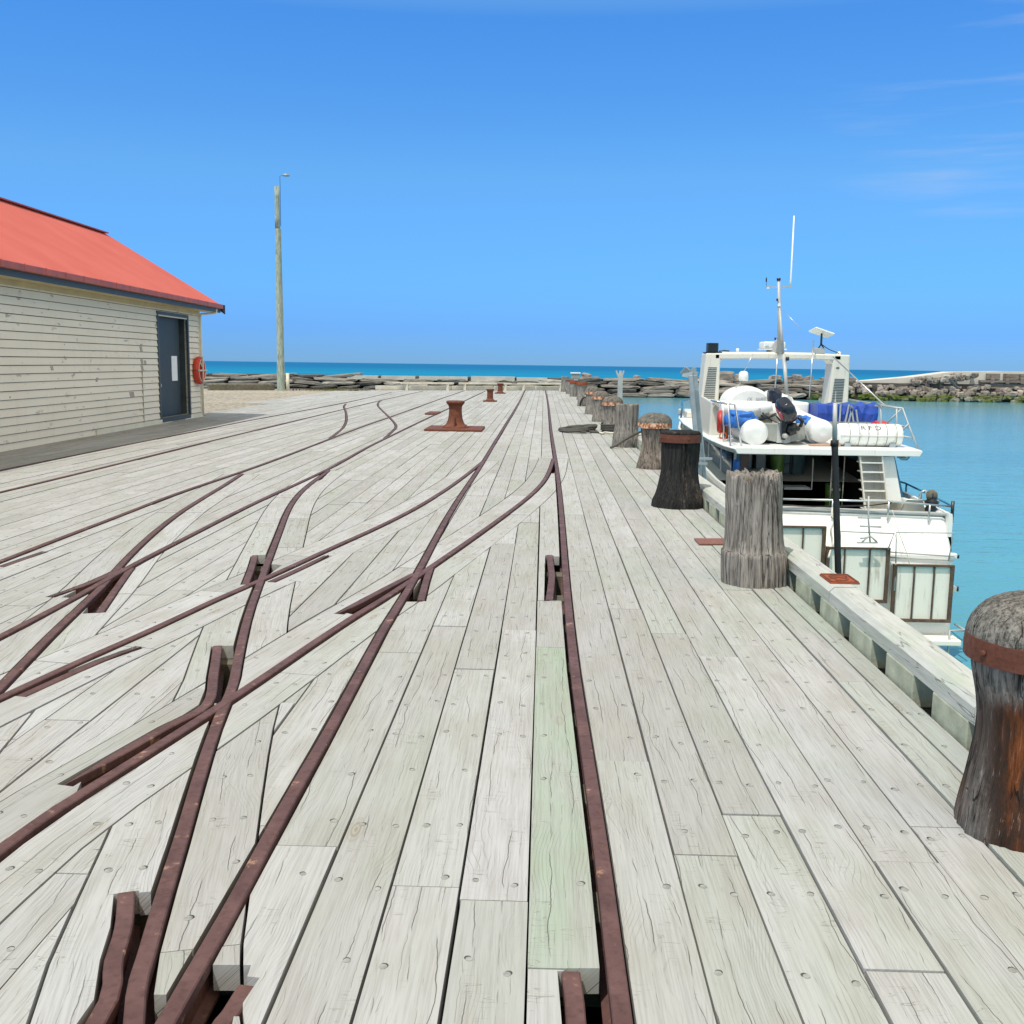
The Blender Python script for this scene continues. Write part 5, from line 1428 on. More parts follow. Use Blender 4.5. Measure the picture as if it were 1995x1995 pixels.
mb = MB(); mb.add([(5.92, 16.9, -.72), (6.32, 16.9, -.74), (6.25, 16.85, -.55), (6.0, 16.85, -.54)], [(0, 1, 2, 3)]); mb.add([(5.92, 16.96, -.72), (6.32, 16.96, -.74), (6.25, 16.91, -.55), (6.0, 16.91, -.54)], [(3, 2, 1, 0)]); mb.build('bait_board', M['cream'], boat)
rail_tube('bait_board_frame', [[(5.90, 16.84, -.72), (5.98, 16.83, -.53), (6.27, 16.83, -.54), (6.35, 16.84, -.72)]], .014, 'steel')
# cockpit floor and inner sides
mb = MB(); mb.span((3.55, 16.5, -1.62), (6.5, 20.2, -1.58)); mb.build('cockpit_floor', M['cream'], boat)
mb = MB(); mb.span((6.38, 16.55, -1.6), (6.46, 19.4, -.68)); mb.span((3.58, 16.55, -1.6), (3.66, 19.4, -.68)); mb.span((3.6, 16.56, -1.6), (6.44, 16.62, -.72)); mb.build('cockpit_coaming', M['white'], boat)

# cabin: walls with a wide dark opening facing aft
CY = 19.55
mb = MB()
mb.span((3.70, CY, -.70), (3.76, 27.0, .10)); mb.span((6.28, CY, -.70), (6.34, 27.0, .10)); mb.span((3.76, 26.94, -.7), (6.28, 27.0, .10))
mb.build('cabin_wall', M['blue_trim'], boat)
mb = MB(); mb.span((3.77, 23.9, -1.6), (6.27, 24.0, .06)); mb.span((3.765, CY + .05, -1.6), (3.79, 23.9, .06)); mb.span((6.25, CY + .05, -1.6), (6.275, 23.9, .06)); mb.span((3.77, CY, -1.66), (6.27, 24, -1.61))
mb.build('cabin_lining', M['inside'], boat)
# port side windows in the cabin wall and white pillars between them
for (a, b) in ((19.9, 21.0), (21.2, 22.6), (22.8, 24.4)):
    mb = MB(); mb.span((3.665, a, -.52), (3.699, b, .02)); mb.build('side_window', M['glass'], boat)
mb = MB()
for y in (19.62, 21.1, 22.7): mb.span((3.66, y - .05, -.6), (3.698, y + .05, .09))
mb.build('window_pillar', M['white'], boat)
mb = MB(); mb.prism([(3.62, 19.3), (3.72, 19.3), (3.72, 19.55), (3.62, 19.55)], -.66, -.16); mb.build('side_panel', M['bright_blue'], boat, bevel=.03)
mb = MB(); mb.span((3.76, CY - .02, -.72), (3.92, CY + .05, .08)); mb.build('door_post', simple('brown_door_post', (0.10, 0.07, 0.075), 0.6), boat)
# starboard bulkhead leaning inwards with the flybridge steps
a = Vector((5.964, 18.15, 0.052)); b = Vector((6.178, 18.15, 0.056)); c = Vector((6.366, 18.15, -0.742)); d = Vector((6.134, 18.15, -0.765))
mb = MB()
a0_ = [tuple(a), tuple(b), tuple(c), tuple(d)]
mb.loft([a0_, [(p[0], 19.6, p[2]) for p in a0_]], smooth=False); mb.build('quarter_panel', M['white'], boat)
mb = MB()
a0_ = [(b.x + .005, 18.3, .05), (b.x + .06, 18.3, .05), (c.x + .12, 18.3, -.80), (c.x + .02, 18.3, -.80)]
mb.loft([a0_, [(p[0], 22.0, p[2]) for p in a0_]], smooth=False); mb.build('side_wing', M['blue_trim'], boat)
tl = Vector((5.674, 18.4, 0.034)); tr = Vector((6.036, 18.4, 0.04)); bl_ = Vector((5.811, 18.4, -0.991)); br_ = Vector((6.239, 18.4, -0.983))
mb = MB()
q_ = [tuple(tl), tuple(tr), tuple(br_), tuple(bl_)]
mb.loft([q_, [(p[0], 18.46, p[2]) for p in q_]], smooth=False); mb.build('step_backing', M['cream'], boat)
for (p, q) in ((Vector((5.552, 18.06, 0.063)), Vector((5.7, 18.02, -0.937))), (Vector((5.934, 18.06, 0.069)), Vector((6.102, 18.02, -0.93)))):
    ladr = MB(); ladr.beam(p, q, .025, .05); ladr.build('stair_stringer', M['cream'], boat)
for k in range(6):
    t = .10 + k * .165
    p = Vector((5.56, 18.06, 0.063)).lerp(Vector((5.7, 18.02, -0.937)), t); q = Vector((5.925, 18.06, 0.069)).lerp(Vector((6.093, 18.02, -0.93)), t)
    mb = MB(); mb.span((p.x, 18.02, p.z - .018), (q.x, 18.30, p.z)); mb.build('stair_tread', M['white'], boat)
# things inside the cockpit opening
mb = MB(); mb.span((3.93, 19.42, -1.6), (4.48, 19.95, -.36)); cab = mb.build('galley_cabinet', M['grey_box'], boat, bevel=.015)
mb = MB(); mb.lathe([(.085, 0), (.085, .012), (.06, .016)], (4.15, 19.415, -.55), 20, axis=Matrix.Rotation(RAD(90), 3, 'X')); mb.build('port_rim', M['steel'], cab)
mb = MB(); mb.lathe([(.062, .012), (.060, .02)], (4.15, 19.415, -.55), 20, axis=Matrix.Rotation(RAD(90), 3, 'X')); mb.build('port_hole', M['black'], cab)
mb = MB(); mb.span((3.95, 19.9, -.36), (4.05, 20.2, -.02)); mb.span((4.14, 19.9, -.36), (4.32, 20.2, -.04)); mb.build('shelf_box', M['grey_box'], boat)
mb = MB(); mb.lathe([(.10, -.55), (.14, -.1), (.14, -.06)], (4.52, 19.8, 0), 16); mb.build('green_bin', M['green'], boat)
mb = MB(); mb.span((4.75, 20.8, -.62), (5.28, 20.86, .03)); win = mb.build('saloon_door', M['teal_glass'], boat)
mb = MB()
for x in (4.73, 4.86, 5.02, 5.06, 5.28): mb.span((x - .015, 20.77, -.66), (x + .015, 20.8, .05))
mb.span((4.73, 20.77, -.36), (5.0, 20.8, -.335)); mb.span((4.73, 20.765, -.68), (5.3, 20.8, -.63))
mb.build('door_frame', M['slate'], win)
mb = MB(); mb.span((4.62, 19.5, -.70), (5.10, 19.9, -.67)); mb.tube([(5.12, 19.48, -.12), (5.12, 19.48, -.70), (4.6, 19.48, -.70)], .014, 6); mb.build('galley_shelf', M['greysteel'], boat)
mb = MB(); mb.tube([(5.47, 19.45, .06), (5.47, 19.45, -1.0)], .014, 8); mb.tube([(5.70, 19.45, -.06), (5.70, 19.45, -1.0)], .012, 8); mb.build('cabin_pole', M['steel'], boat)
mb = MB(); mb.lathe([(.13, -1.2), (.15, -.64), (.15, -.62)], (5.60, 19.75, 0), 16); gb = mb.build('fish_bin', M['green'], boat)
mb = MB(); mb.tube([(5.52, 19.60, -.72), (5.60, 19.58, -.69), (5.70, 19.60, -.71)], .022, 6); mb.build('bin_handle', M['white'], gb)

# flybridge deck
port = [(3.36, 18.0), (3.28, 18.7), (3.22, 20), (3.22, 22), (3.26, 24.0), (3.40, 26.0), (3.75, 28.0), (4.3, 29.6), (4.9, 30.5)]
out = port + [(2 * BX - .06 - x, y) for x, y in reversed(port)]
def fz(y): return .19 + max(0, y - 19) * .018
mb = MB(); nn = len(out)
vs = [(x, y, fz(y)) for x, y in out] + [(x, y, fz(y) - .115) for x, y in out]
# loft as strips between port and starboard
m = len(port)
rows = []
for i in range(m):
    (x, y) = port[i]; xr = 2 * BX - .06 - x
    rows.append([(x, y, fz(y) - .03), (x + .03, y, fz(y)), (xr - .03, y, fz(y)), (xr, y, fz(y) - .03), (xr - .05, y, fz(y) - .115), (x + .05, y, fz(y) - .115)])
mb.loft(rows, smooth=False)
fly = mb.build('flybridge_deck', M['white'], boat, bevel=.012)
mb = MB(); mb.lathe([(.08, 0), (.08, .03)], (6.40, 18.4, .02), 14); mb.tube([(6.3, 18.3, .06), (6.36, 18.3, .0), (6.46, 18.3, .0), (6.5, 18.3, .06)], .02, 6); mb.build('deck_light', M['galv'], boat)
# bow well with coaming seen past the beams
mb = MB(); mb.span((3.55, 25.5, fz(25.5)), (4.4, 27.2, fz(25.5) + .16)); mb.build('bow_hatch', M['cream'], boat, bevel=.03)
rail_tube('bow_rail', [[(3.42, 25.6, .30), (3.44, 25.6, .62), (3.62, 27.0, .66), (4.3, 29.3, .70)], [(3.62, 27.0, .34), (3.62, 27.0, .66)], [(4.3, 29.3, .4), (4.3, 29.3, .7)]], .025, 'blue_trim')

# radar arch: side frames with louvres, and the bridge beam
Ya = 22.0
def arch_leg(xo_t, xo_b, xi_t, xi_b, zt, zb):
    mb = MB()
    r = [(xo_t, zt), (xi_t, zt), (xi_b, zb), (xo_b, zb)]
    mb.loft([[(x, Ya - .02, z) for x, z in r], [(x, Ya + .55, z) for x, z in r]], smooth=False)
    return mb.build('arch_leg', M['cream'], boat, bevel=.03, seg=3)
legL = arch_leg(3.41, 3.30, 3.72, 3.72, 1.86, .16)
legR = arch_leg(6.43, 6.46, 6.09, 5.98, 1.86, .16)
def louvre(leg, x0t, x1t, x0b, x1b, zt, zb, n):
    for i in range(n):
        t = i / (n - 1); z = zt + (zb - zt) * t
        x0 = x0t + (x0b - x0t) * t; x1 = x1t + (x1b - x1t) * t
        mb = MB(); mb.span((x0, Ya - .026, z - .010), (x1, Ya - .015, z + .008)); mb.build('louvre_slot', M['slate'], leg)
louvre(legL, 3.47, 3.65, 3.39, 3.63, 1.555, .92, 18)
louvre(legR, 6.13, 6.34, 6.09, 6.32, 1.35, .88, 15)
mb = MB()
mb.loft([[(x, Ya - .02, 1.76 - .03 * ((x - BX) / 1.5) ** 2), (x, Ya - .02, 1.87 - .02 * ((x - BX) / 1.5) ** 2), (x, Ya + .05, 1.90 - .02 * ((x - BX) / 1.5) ** 2), (x, Ya + .5, 1.90 - .02 * ((x - BX) / 1.5) ** 2), (x, Ya + .55, 1.76 - .03 * ((x - BX) / 1.5) ** 2)] for x in (3.60, 4.0, 4.5, 5.02, 5.5, 6.0, 6.25)], smooth=False)
mb.build('arch_beam', M['cream'], boat, bevel=.02)
for sx, x in ((1, 3.70), (-1, 6.10)):
    mb = MB(); pts = [(x - .03 * sx, 1.55)] + [(x + .18 * sx * (1 - math.cos(t)), 1.57 + .20 * math.sin(t)) for t in [k * math.pi / 2 / 6 for k in range(7)]] + [(x - .03 * sx, 1.80)]
    vs = [(p[0], Ya + .01, p[1]) for p in pts] + [(p[0], Ya + .5, p[1]) for p in pts]; k = len(pts)
    mb.add(vs, [tuple(range(k)), tuple(range(k, 2 * k))] + [(i, (i + 1) % k, k + (i + 1) % k, k + i) for i in range(k)])
    mb.build('arch_fillet', M['cream'], boat)
lt = bpy.data.curves.new('letters', 'FONT')
def text_mesh(name, s, size, mat, parent, fn, extrude=0.0):
    cu = bpy.data.curves.new('lettering', 'FONT'); cu.body = s; cu.size = size; cu.align_x = 'CENTER'; cu.align_y = 'CENTER'; cu.resolution_u = 3
    ob = bpy.data.objects.new('lettering_tmp', cu); COL.objects.link(ob)
    dg = bpy.context.evaluated_depsgraph_get()
    me = bpy.data.meshes.new_from_object(ob.evaluated_get(dg))
    bpy.data.objects.remove(ob)
    b = bmesh.new(); b.from_mesh(me); bmesh.ops.triangulate(b, faces=b.faces); bmesh.ops.subdivide_edges(b, edges=[e for e in b.edges if e.calc_length() > size * .2], cuts=2)
    for v in b.verts: v.co = Vector(fn(v.co.x, v.co.y))
    b.to_mesh(me); b.free(); me.materials.clear(); me.materials.append(M[mat])
    o = bpy.data.objects.new(name, me); COL.objects.link(o); o.parent = parent
    if parent.parent is None: o.location = (-parent.location.x, -parent.location.y, -parent.location.z)
    return o
bpy.data.curves.remove(lt)
mb = MB(); mb.span((6.15, Ya - .028, 1.575), (6.215, Ya - .02, 1.60)); mb.build('maker_mark', M['letter'], legR)
# on the arch
mb = MB(); mb.span((3.45, Ya + .05, 1.88), (3.68, Ya + .25, 2.075)); sp = mb.build('floodlight', M['black'], boat, bevel=.01)
mb = MB(); mb.span((3.41, Ya, 1.862), (3.75, Ya + .4, 1.885)); mb.tube([(3.7, Ya + .1, 1.90), (3.80, Ya + .1, 1.92), (3.92, Ya + .1, 1.91)], .012, 6); mb.build('floodlight_bracket', M['black'], boat)
mb = MB()
for i in range(6):
    for x in (3.462, 3.668): mb.lathe([(.005, 0), (.004, .004)], (x, Ya + .05, 1.91 + i * .03), 6, axis=Matrix.Rotation(RAD(90), 3, 'X'))
mb.build('rivet', M['steel'], sp)
mb = MB(); mb.lathe([(.03, 1.89), (.035, 1.96), (.02, 1.97)], (4.11, Ya + .2, 0), 12); mb.build('antenna_stub', M['white'], boat)
mb = MB(); mb.span((4.64, Ya + .1, 1.98), (5.10, Ya + .62, 2.12)); rd = mb.build('radar_scanner', M['white'], boat, bevel=.035, seg=3)
mb = MB(); mb.span((4.62, Ya + .08, 1.945), (5.12, Ya + .64, 1.975)); mb.lathe([(.13, 1.89), (.11, 1.945)], (4.87, Ya + .35, 0), 16); mb.build('radar_base', M['white'], rd)
mb = MB(); mb.span((4.66, Ya + .092, 2.015), (4.74, Ya + .099, 2.03)); mb.build('radar_lettering', M['letter_grey'], rd)
mb = MB()
c = Vector((5.835, Ya + .1, 2.32)); ux = Vector((.40, .0, -.13)).normalized(); uy = Vector((-.18, .80, -.05)); uy = (uy - ux * uy.dot(ux)).normalized(); uz = ux.cross(uy)
R = Matrix((ux, uy, uz)).transposed()
mb.box(c, (.42, .50, .035), R); dish = mb.build('satellite_dish', M['white'], boat, bevel=.012)
mb = MB(); mb.tube([(5.845, Ya + .12, 2.30), (5.845, Ya + .12, 2.06)], .022, 8); mb.tube([(5.845, Ya + .12, 2.07), (5.79, Ya + .1, 2.0)], .014, 6); mb.tube([(5.85, Ya + .12, 2.07), (5.9, Ya + .1, 2.0)], .014, 6); mb.build('dish_stem', M['slate'], dish)
mb = MB(); mb.tube(catmull([(5.86, Ya + .1, 2.07), (6.0, Ya + .05, 1.97), (6.2, Ya, 1.89)], 4), .009, 6); mb.build('cable', M['slate'], dish)
mb = MB(); mb.span((5.69, Ya + .0, 1.88), (5.90, Ya + .25, 1.995)); mb.build('junction_box', M['greysteel'], boat, bevel=.01)
mb = MB(); mb.lathe([(.035, 1.87), (.04, 1.91), (.02, 1.93)], (6.24, Ya + .15, 0), 12); mb.build('nav_light', M['white'], boat)
# mast, crosstrees, whip aerial
mast = MB(); mast.tube([(4.93, Ya - .05, 1.86), (4.90, Ya - .05, 2.6), (4.85, Ya - .05, 3.40)], [.040, .037, .032], 12); ma = mast.build('mast', M['greysteel'], boat)
mb = MB(); mb.loft([[(4.72, Ya + .2, 1.89), (4.90, Ya - .02, 1.89), (4.90, Ya + .2, 1.89)], [(4.88, Ya + .05, 2.16), (4.90, Ya - .02, 2.16), (4.90, Ya + .05, 2.16)]], smooth=False); mb.build('mast_gusset', M['greysteel'], ma)
mb = MB(); mb.lathe([(.042, 3.37), (.042, 3.42)], (4.85, Ya - .05, 0), 12); mb.build('mast_cap', M['black'], ma)
mb = MB(); mb.beam((4.60, Ya - .05, 3.245), (4.85, Ya - .05, 3.225), .03, .03); mb.beam((4.85, Ya - .05, 3.225), (5.11, Ya - .05, 3.25), .03, .035); mb.build('crosstree', M['greysteel'], ma)
mb = MB(); mb.tube([(5.09, Ya - .05, 3.25), (5.10, Ya - .05, 3.36), (5.10, Ya - .05, 4.68)], [.012, .017, .015], 8); mb.build('whip_aerial', M['white'], ma)
mb = MB(); mb.tube([(4.6, Ya - .05, 3.25), (4.6, Ya - .05, 3.34)], .004, 6); mb.tube([(4.595, Ya - .05, 3.34), (4.595, Ya - .05, 3.43)], .014, 8); mb.build('short_aerial', M['black'], ma)
mb = MB(); mb.lathe([(.03, 3.195), (.03, 3.22)], (4.64, Ya - .05, 0), 10); mb.span((4.845, Ya - .12, 2.84), (4.90, Ya - .09, 2.90)); mb.build('mast_light', M['white'], ma)
for zz in (2.95, 2.15): 
    mb = MB(); mb.lathe([(.02, zz), (.02, zz + .05)], (4.83, Ya - .1, 0), 8); mb.build('mast_fitting', M['black'], ma)
# cargo boom standing against the mast
p0 = Vector((4.688, 21.0, 2.758)); p1 = Vector((4.772, 20.9, 1.845)); p2 = Vector((4.825, 20.6, 1.058))
mb = MB(); mb.tube([p0, p1], [.022, .034], 10); mb.tube([p1 + Vector((.02, 0, 0)), p2], [.040, .036], 10); bo = mb.build('boom', M['greysteel'], boat)
mb = MB(); mb.lathe([(.03, -.04), (.04, 0), (.03, .04)], Vector((4.846, 20.8, 1.754)), 10); mb.build('boom_sheave', M['black'], bo)
for pts_, r_, nm_ in (([Vector((4.687, 21.0, 2.778)), Vector((5.004, 20.5, 2.341))], .005, 'topping_line'), ([Vector((5.663, 20.5, 1.803)), Vector((6.215, 18.9, 0.915))], .012, 'stay'), ([Vector((4.2, 21.0, 1.838)), Vector((4.032, 21.0, 1.478))], .008, 'dome_cable'),
    ([Vector((4.664, 20.9, 1.772)), Vector((4.664, 20.9, 1.559)), Vector((4.588, 20.6, 1.135))], .014, 'hoist_line'), ([Vector((5.625, 21.9, 2.151)), Vector((5.502, 21.5, 0.988))], .012, 'aerial')):
    mb = MB(); mb.tube(pts_, r_, 6); mb.build(nm_, M['steel'], boat)
gd_ = MB(); gd_.lathe([(.085, 1.30), (.098, 1.33), (.098, 1.42), (.085, 1.47), (.05, 1.497), (.01, 1.5)], (4.03, 21.0, 0), 20); gp = gd_.build('satellite_dome', M['white'], boat)
rail_tube('dome_bracket', [[(4.03, 21.0, 1.31), (3.88, 20.9, 1.18), (3.74, 20.6, .92)], [(3.86, 20.9, 1.14), (3.98, 20.9, 1.14)]], .016, 'steel', gp)
# flybridge seat moulding and console
mb = MB(); mb.loft([[(3.32, 20.6, .20), (3.72, 20.6, .20), (3.70, 20.6, .72), (3.34, 20.6, .90)], [(3.32, 22.0, .24), (3.72, 22.0, .24), (3.70, 22.0, .80), (3.34, 22.0, .98)]], smooth=False); mb.build('flybridge_side', M['cream'], boat, bevel=.04, seg=3)
mb = MB(); mb.beam((3.36, 20.5, .90), (3.62, 20.5, .74), .12, .1); mb.build('hatch_wedge', M['greysteel'], boat, bevel=.01)
mb = MB(); mb.span((4.72, 20.6, .2), (5.28, 22, .90)); mb.build('console', M['white'], boat, bevel=.04, seg=3)
mb = MB(); mb.span((4.78, 20.4, .55), (4.92, 20.6, .75)); mb.span((4.95, 20.4, .58), (5.05, 20.6, .78)); mb.lathe([(.13, .35), (.16, .5), (.13, .68), (.05, .7)], (5.12, 20.3, 0), 16); mb.build('locker', M['cream'], boat, bevel=.015)
mb = MB(); mb.loft([[(4.55, 21.2, .7), (5.2, 21.2, .7), (5.1, 21.2, 1.0), (4.7, 21.2, 1.02)], [(4.55, 22.4, .7), (5.2, 22.4, .7), (5.0, 22.4, 1.1), (4.75, 22.4, 1.1)]], smooth=False); mb.build('helm_seat', M['white'], boat, bevel=.08, seg=4)
rail_tube('flybridge_rail', [[(3.35, 18.35, .19), (3.29, 18.4, .92), (3.33, 18.5, .925), (3.42, 18.5, .915), (3.53, 18.3, .19)], [(3.30, 18.45, .92), (3.24, 20.0, .93)], [(3.50, 20.0, .2), (3.495, 20.0, .90), (3.25, 20.0, .93)], [(3.37, 19.2, .2), (3.33, 19.2, .92)]], .016, 'steel')
rail_tube('flybridge_rail', [[(6.72, 18.4, .10), (6.60, 18.7, .55), (6.53, 18.9, .875), (6.12, 19.2, .91)], [(6.53, 18.9, .875), (6.50, 20.6, .90), (6.46, 22, .93)], [(6.42, 18.9, .87), (6.47, 18.9, .19)], [(6.2, 19.1, .90), (6.25, 19.1, .19)], [(6.60, 18.7, .55), (6.3, 18.9, .60)], [(6.64, 18.6, .36), (6.4, 18.8, .40)], [(6.5, 18.9, .86), (6.25, 19, .55)], [(6.58, 18.7, .60), (6.45, 18.8, .42)]], .017, 'galv')
for e_ in (0,):
    pass
# ------------------------------------------------------------------ gear carried on the boat (things of their own)
# rigid inflatable with outboard
rib = empty('inflatable_dinghy', (4.42, 18.75, .2), 'white inflatable dinghy with grey alloy hull lying on the flybridge deck', 'dinghy')
def ribtube(c, r, sgn):
    mb = MB(); x0, z0 = c
    mb.tube(catmull([(x0, 18.62, z0 - .01), (x0, 18.68, z0), (x0, 18.80, z0), (x0, 19.3, z0 + .02), (x0 + .02 * sgn, 20.2, z0 + .08), (x0 + .22 * sgn, 20.9, z0 + .20), (4.42 + .12 * sgn * -1, 21.35, z0 + .30)], 5),
            [r * f for f in ([.35, .5, .62, .72, .80, .86, .90, .94, .97, .99] + [1.0] * 18 + [.97, .94, .9])][:31], 24)
    o = mb.build('tube', M['hypalon'], rib)
    g = MB(); g.tube([(x0 + sgn * 0.05, 18.95, z0 - r * .35), (x0 + .02, 20.2, z0 - r * .30)], r * .78, 20); g.build('tube_underside_shade', M['hypalon_grey'], o)  # grey lower half is shading put into the tube colour
    h = MB(); h.tube([(x0 - .10 * sgn - .03, 18.86, z0 + r * .74), (x0 - .10 * sgn + .01, 18.93, z0 + r * .80)], .014, 6); h.build('grab_handle', M['hypalon_grey'], o)
    for yy in (19.05, 19.6):
        b_ = MB(); b_.tube([(x0 + (r + .001) * .97 * math.cos(t), yy, z0 + .01 + (r + .001) * .97 * math.sin(t)) for t in [math.pi * k / 16 for k in range(17)]], .006, 5); b_.build('seam_tape', M['hypalon_grey'], o)
    return o
ribtube((3.86, .40), .235, 1); ribtube((5.05, .45), .21, -1)
mb = MB()
mb.loft([[(4.02, 18.9, .56), (4.78, 18.9, .56), (4.80, 18.9, .29), (4.42, 18.9, .205), (4.05, 18.9, .27)], [(4.02, 18.96, .58), (4.78, 18.96, .58), (4.80, 18.96, .29), (4.42, 18.96, .205), (4.05, 18.96, .27)]], smooth=False)
mb.build('transom', M['alloy'], rib, bevel=.01)
mb = MB(); mb.loft([[(4.05, 18.96, .30), (4.42, 18.96, .21), (4.80, 18.96, .30)], [(4.05, 20.6, .40), (4.42, 20.6, .25), (4.80, 20.6, .40)], [(4.35, 21.5, .7), (4.42, 21.5, .55), (4.5, 21.5, .7)]], smooth=False); mb.build('hull', M['alloy'], rib)
mb = MB(); mb.span((4.28, 18.86, .22), (4.52, 18.9, .56)); mb.span((4.40, 18.84, .21), (4.47, 18.86, .30)); mb.build('motor_pad', M['hypalon_grey'], rib)
mb = MB(); mb.tube([(4.05, 19.1, .62), (4.25, 18.95, .72), (4.35, 18.9, .60)], .018, 6); mb.tube([(4.02, 19.0, .76), (4.20, 18.95, .60)], .016, 6); mb.tube([(4.0, 19.2, .6), (4.3, 19.1, .74)], .02, 6); mb.build('steering_bar', M['black'], rib)
# outboard, tilted
ob = MB()
tilt = Matrix.Rotation(RAD(-28), 3, 'Y') @ Matrix.Rotation(RAD(35), 3, 'X')
oc = Vector((4.40, 18.72, .78))
rings = []
for (z, w, d, yo) in ((-.14, .10, .15, 0), (-.10, .135, .20, 0), (0.02, .15, .225, .0), (.14, .145, .215, -.01), (.24, .12, .175, -.01), (.29, .07, .11, 0)):
    rg_ = []
    for j in range(20):
        a_ = 2 * math.pi * j / 20; cx_, sy_ = math.cos(a_), math.sin(a_)
        rg_.append(tuple(oc + tilt @ Vector((math.copysign(abs(cx_) ** .6, cx_) * w, yo + math.copysign(abs(sy_) ** .7, sy_) * d, z))))
    rings.append(rg_)
ob.loft(rings); mot = ob.build('outboard_motor', M['navy'], rib)
mb = MB(); rings = []
for (z, w, d) in ((.03, .154, .228), (.13, .150, .22), (.17, .142, .212)):
    rings.append([tuple(oc + tilt @ Vector((math.copysign(abs(math.cos(a_)) ** .6, math.cos(a_)) * w, math.copysign(abs(math.sin(a_)) ** .7, math.sin(a_)) * d, z))) for a_ in [math.pi * (.62 + .6 * k / 8) for k in range(9)]])
mb.loft(rings, closed=False, caps=False); mb.build('red_stripe', M['decal_red'], mot)
mb = MB(); mb.lathe([(.012, 0), (.012, .01)], oc + Vector((-.16, -.16, .0)), 10, axis=Matrix.Rotation(RAD(90), 3, 'X')); mb.build('badge', M['white'], mot)
mb = MB()
mb.tube([oc + tilt @ Vector((0, .02, -.12)), (4.40, 18.78, .56), (4.38, 18.80, .40), (4.38, 18.80, .28)], [.10, .075, .05, .04], 10)
mb.span((4.33, 18.74, .36), (4.45, 18.88, .64)); mb.tube([(4.52, 18.72, .60), (4.50, 18.72, .42), (4.46, 18.72, .36)], [.07, .10, .02], 8); mb.tube([(4.62, 18.75, .70), (4.70, 18.75, .62), (4.66, 18.75, .52)], .035, 8); mb.tube([(4.55, 18.7, .52), (4.64, 18.7, .48)], .04, 8)
mb.build('midsection', M['black'], mot)
mb = MB(); mb.lathe([(.02, 0), (.05, .02), (.045, .12), (.02, .14)], (4.38, 18.74, .36), 10, axis=Matrix.Rotation(RAD(90), 3, 'X')); mb.build('gearcase', M['alloy'], mot)
# blue covers over the dinghy tubes
def blob(name, c, d, mat, label, cat, seed, amp=.18, sub=4, group=None):
    b = bmesh.new(); bmesh.ops.create_icosphere(b, subdivisions=sub, radius=1)
    for v in b.verts:
        p = v.co.copy(); k = 1 + amp * noise.noise(p * 1.7 + Vector((seed, 0, 0))) + amp * .5 * noise.noise(p * 4.5 + Vector((0, seed, 0)))
        q = Vector((math.copysign(abs(p.x) ** .8, p.x), math.copysign(abs(p.y) ** .8, p.y), math.copysign(abs(p.z) ** .7, p.z))) * k
        v.co = Vector((q.x * d[0], q.y * d[1], max(q.z, -.75) * d[2]))
    me = bpy.data.meshes.new(name); b.to_mesh(me); b.free(); me.materials.append(M[mat])
    for p in me.polygons: p.use_smooth = True
    o = bpy.data.objects.new(name, me); COL.objects.link(o); o.location = c
    if label: tag(o, label, cat, group)
    return o
blob('blue_cover', (3.70, 19.30, .60), (.27, .40, .18), 'bright_blue', 'crumpled bright blue cover over the left dinghy tube', 'cover', 2.0, .3)
blob('blue_cover', (4.86, 19.35, .60), (.12, .22, .10), 'bright_blue', 'small bright blue cloth between the outboard and the right dinghy tube', 'cover', 5.0, .3)
# second dinghy stowed upside down with a logo, and a white roll in front
up = empty('upturned_dinghy', (4.06, 21.0, .78), 'white upturned dinghy with faded grey lettering behind the other dinghy', 'dinghy')
mb = MB()
rings = []
for (y, w, h) in ((20.45, .40, .36), (20.5, .43, .42), (20.8, .44, .44), (21.6, .42, .42), (22.2, .25, .3), (22.4, .05, .1)):
    rings.append([(4.08 + w * math.cos(math.pi * k / 16), y, .76 + h * math.sin(math.pi * k / 16) ** .8 if 0 < k < 16 else .76) for k in range(17)])
mb.loft(rings); mb.build('hull', M['hypalon'], up)
def on_face(x, y): return (4.16 + x, 20.435 - .0 , .99 + y)
text_mesh('lettering', "(X  apeo", .105, 'letter_grey', up, lambda x, y: (4.20 + x, 20.44 + .0, .965 + y + .10 * x))
blob_ = blob('spare_outboard', (4.47, 20.1, 1.02), (.14, .16, .17), 'navy', 'dark cowling of a second outboard behind the white roll', 'outboard', 3.0, .15)
wb = empty('fender_roll', (3.82, 20.1, .78), 'fat white inflatable roll with grey end lying across behind the blue cover', 'inflatable')
mb = MB(); mb.tube(catmull([(3.42, 20.1, .78), (3.5, 20.1, .78), (3.9, 20.1, .78), (4.2, 20.05, .80), (4.42, 20.0, .84)], 4), [.06, .12, .145, .15, .15, .15, .15, .15, .15, .15, .148, .14, .13, .12, .11, .10, .09], 20); mb.build('roll', M['hypalon'], wb)
mb = MB(); mb.tube([(3.98, 20.1, .755), (4.20, 20.07, .775)], .152, 20); mb.build('grey_patch', M['hypalon_grey'], wb)
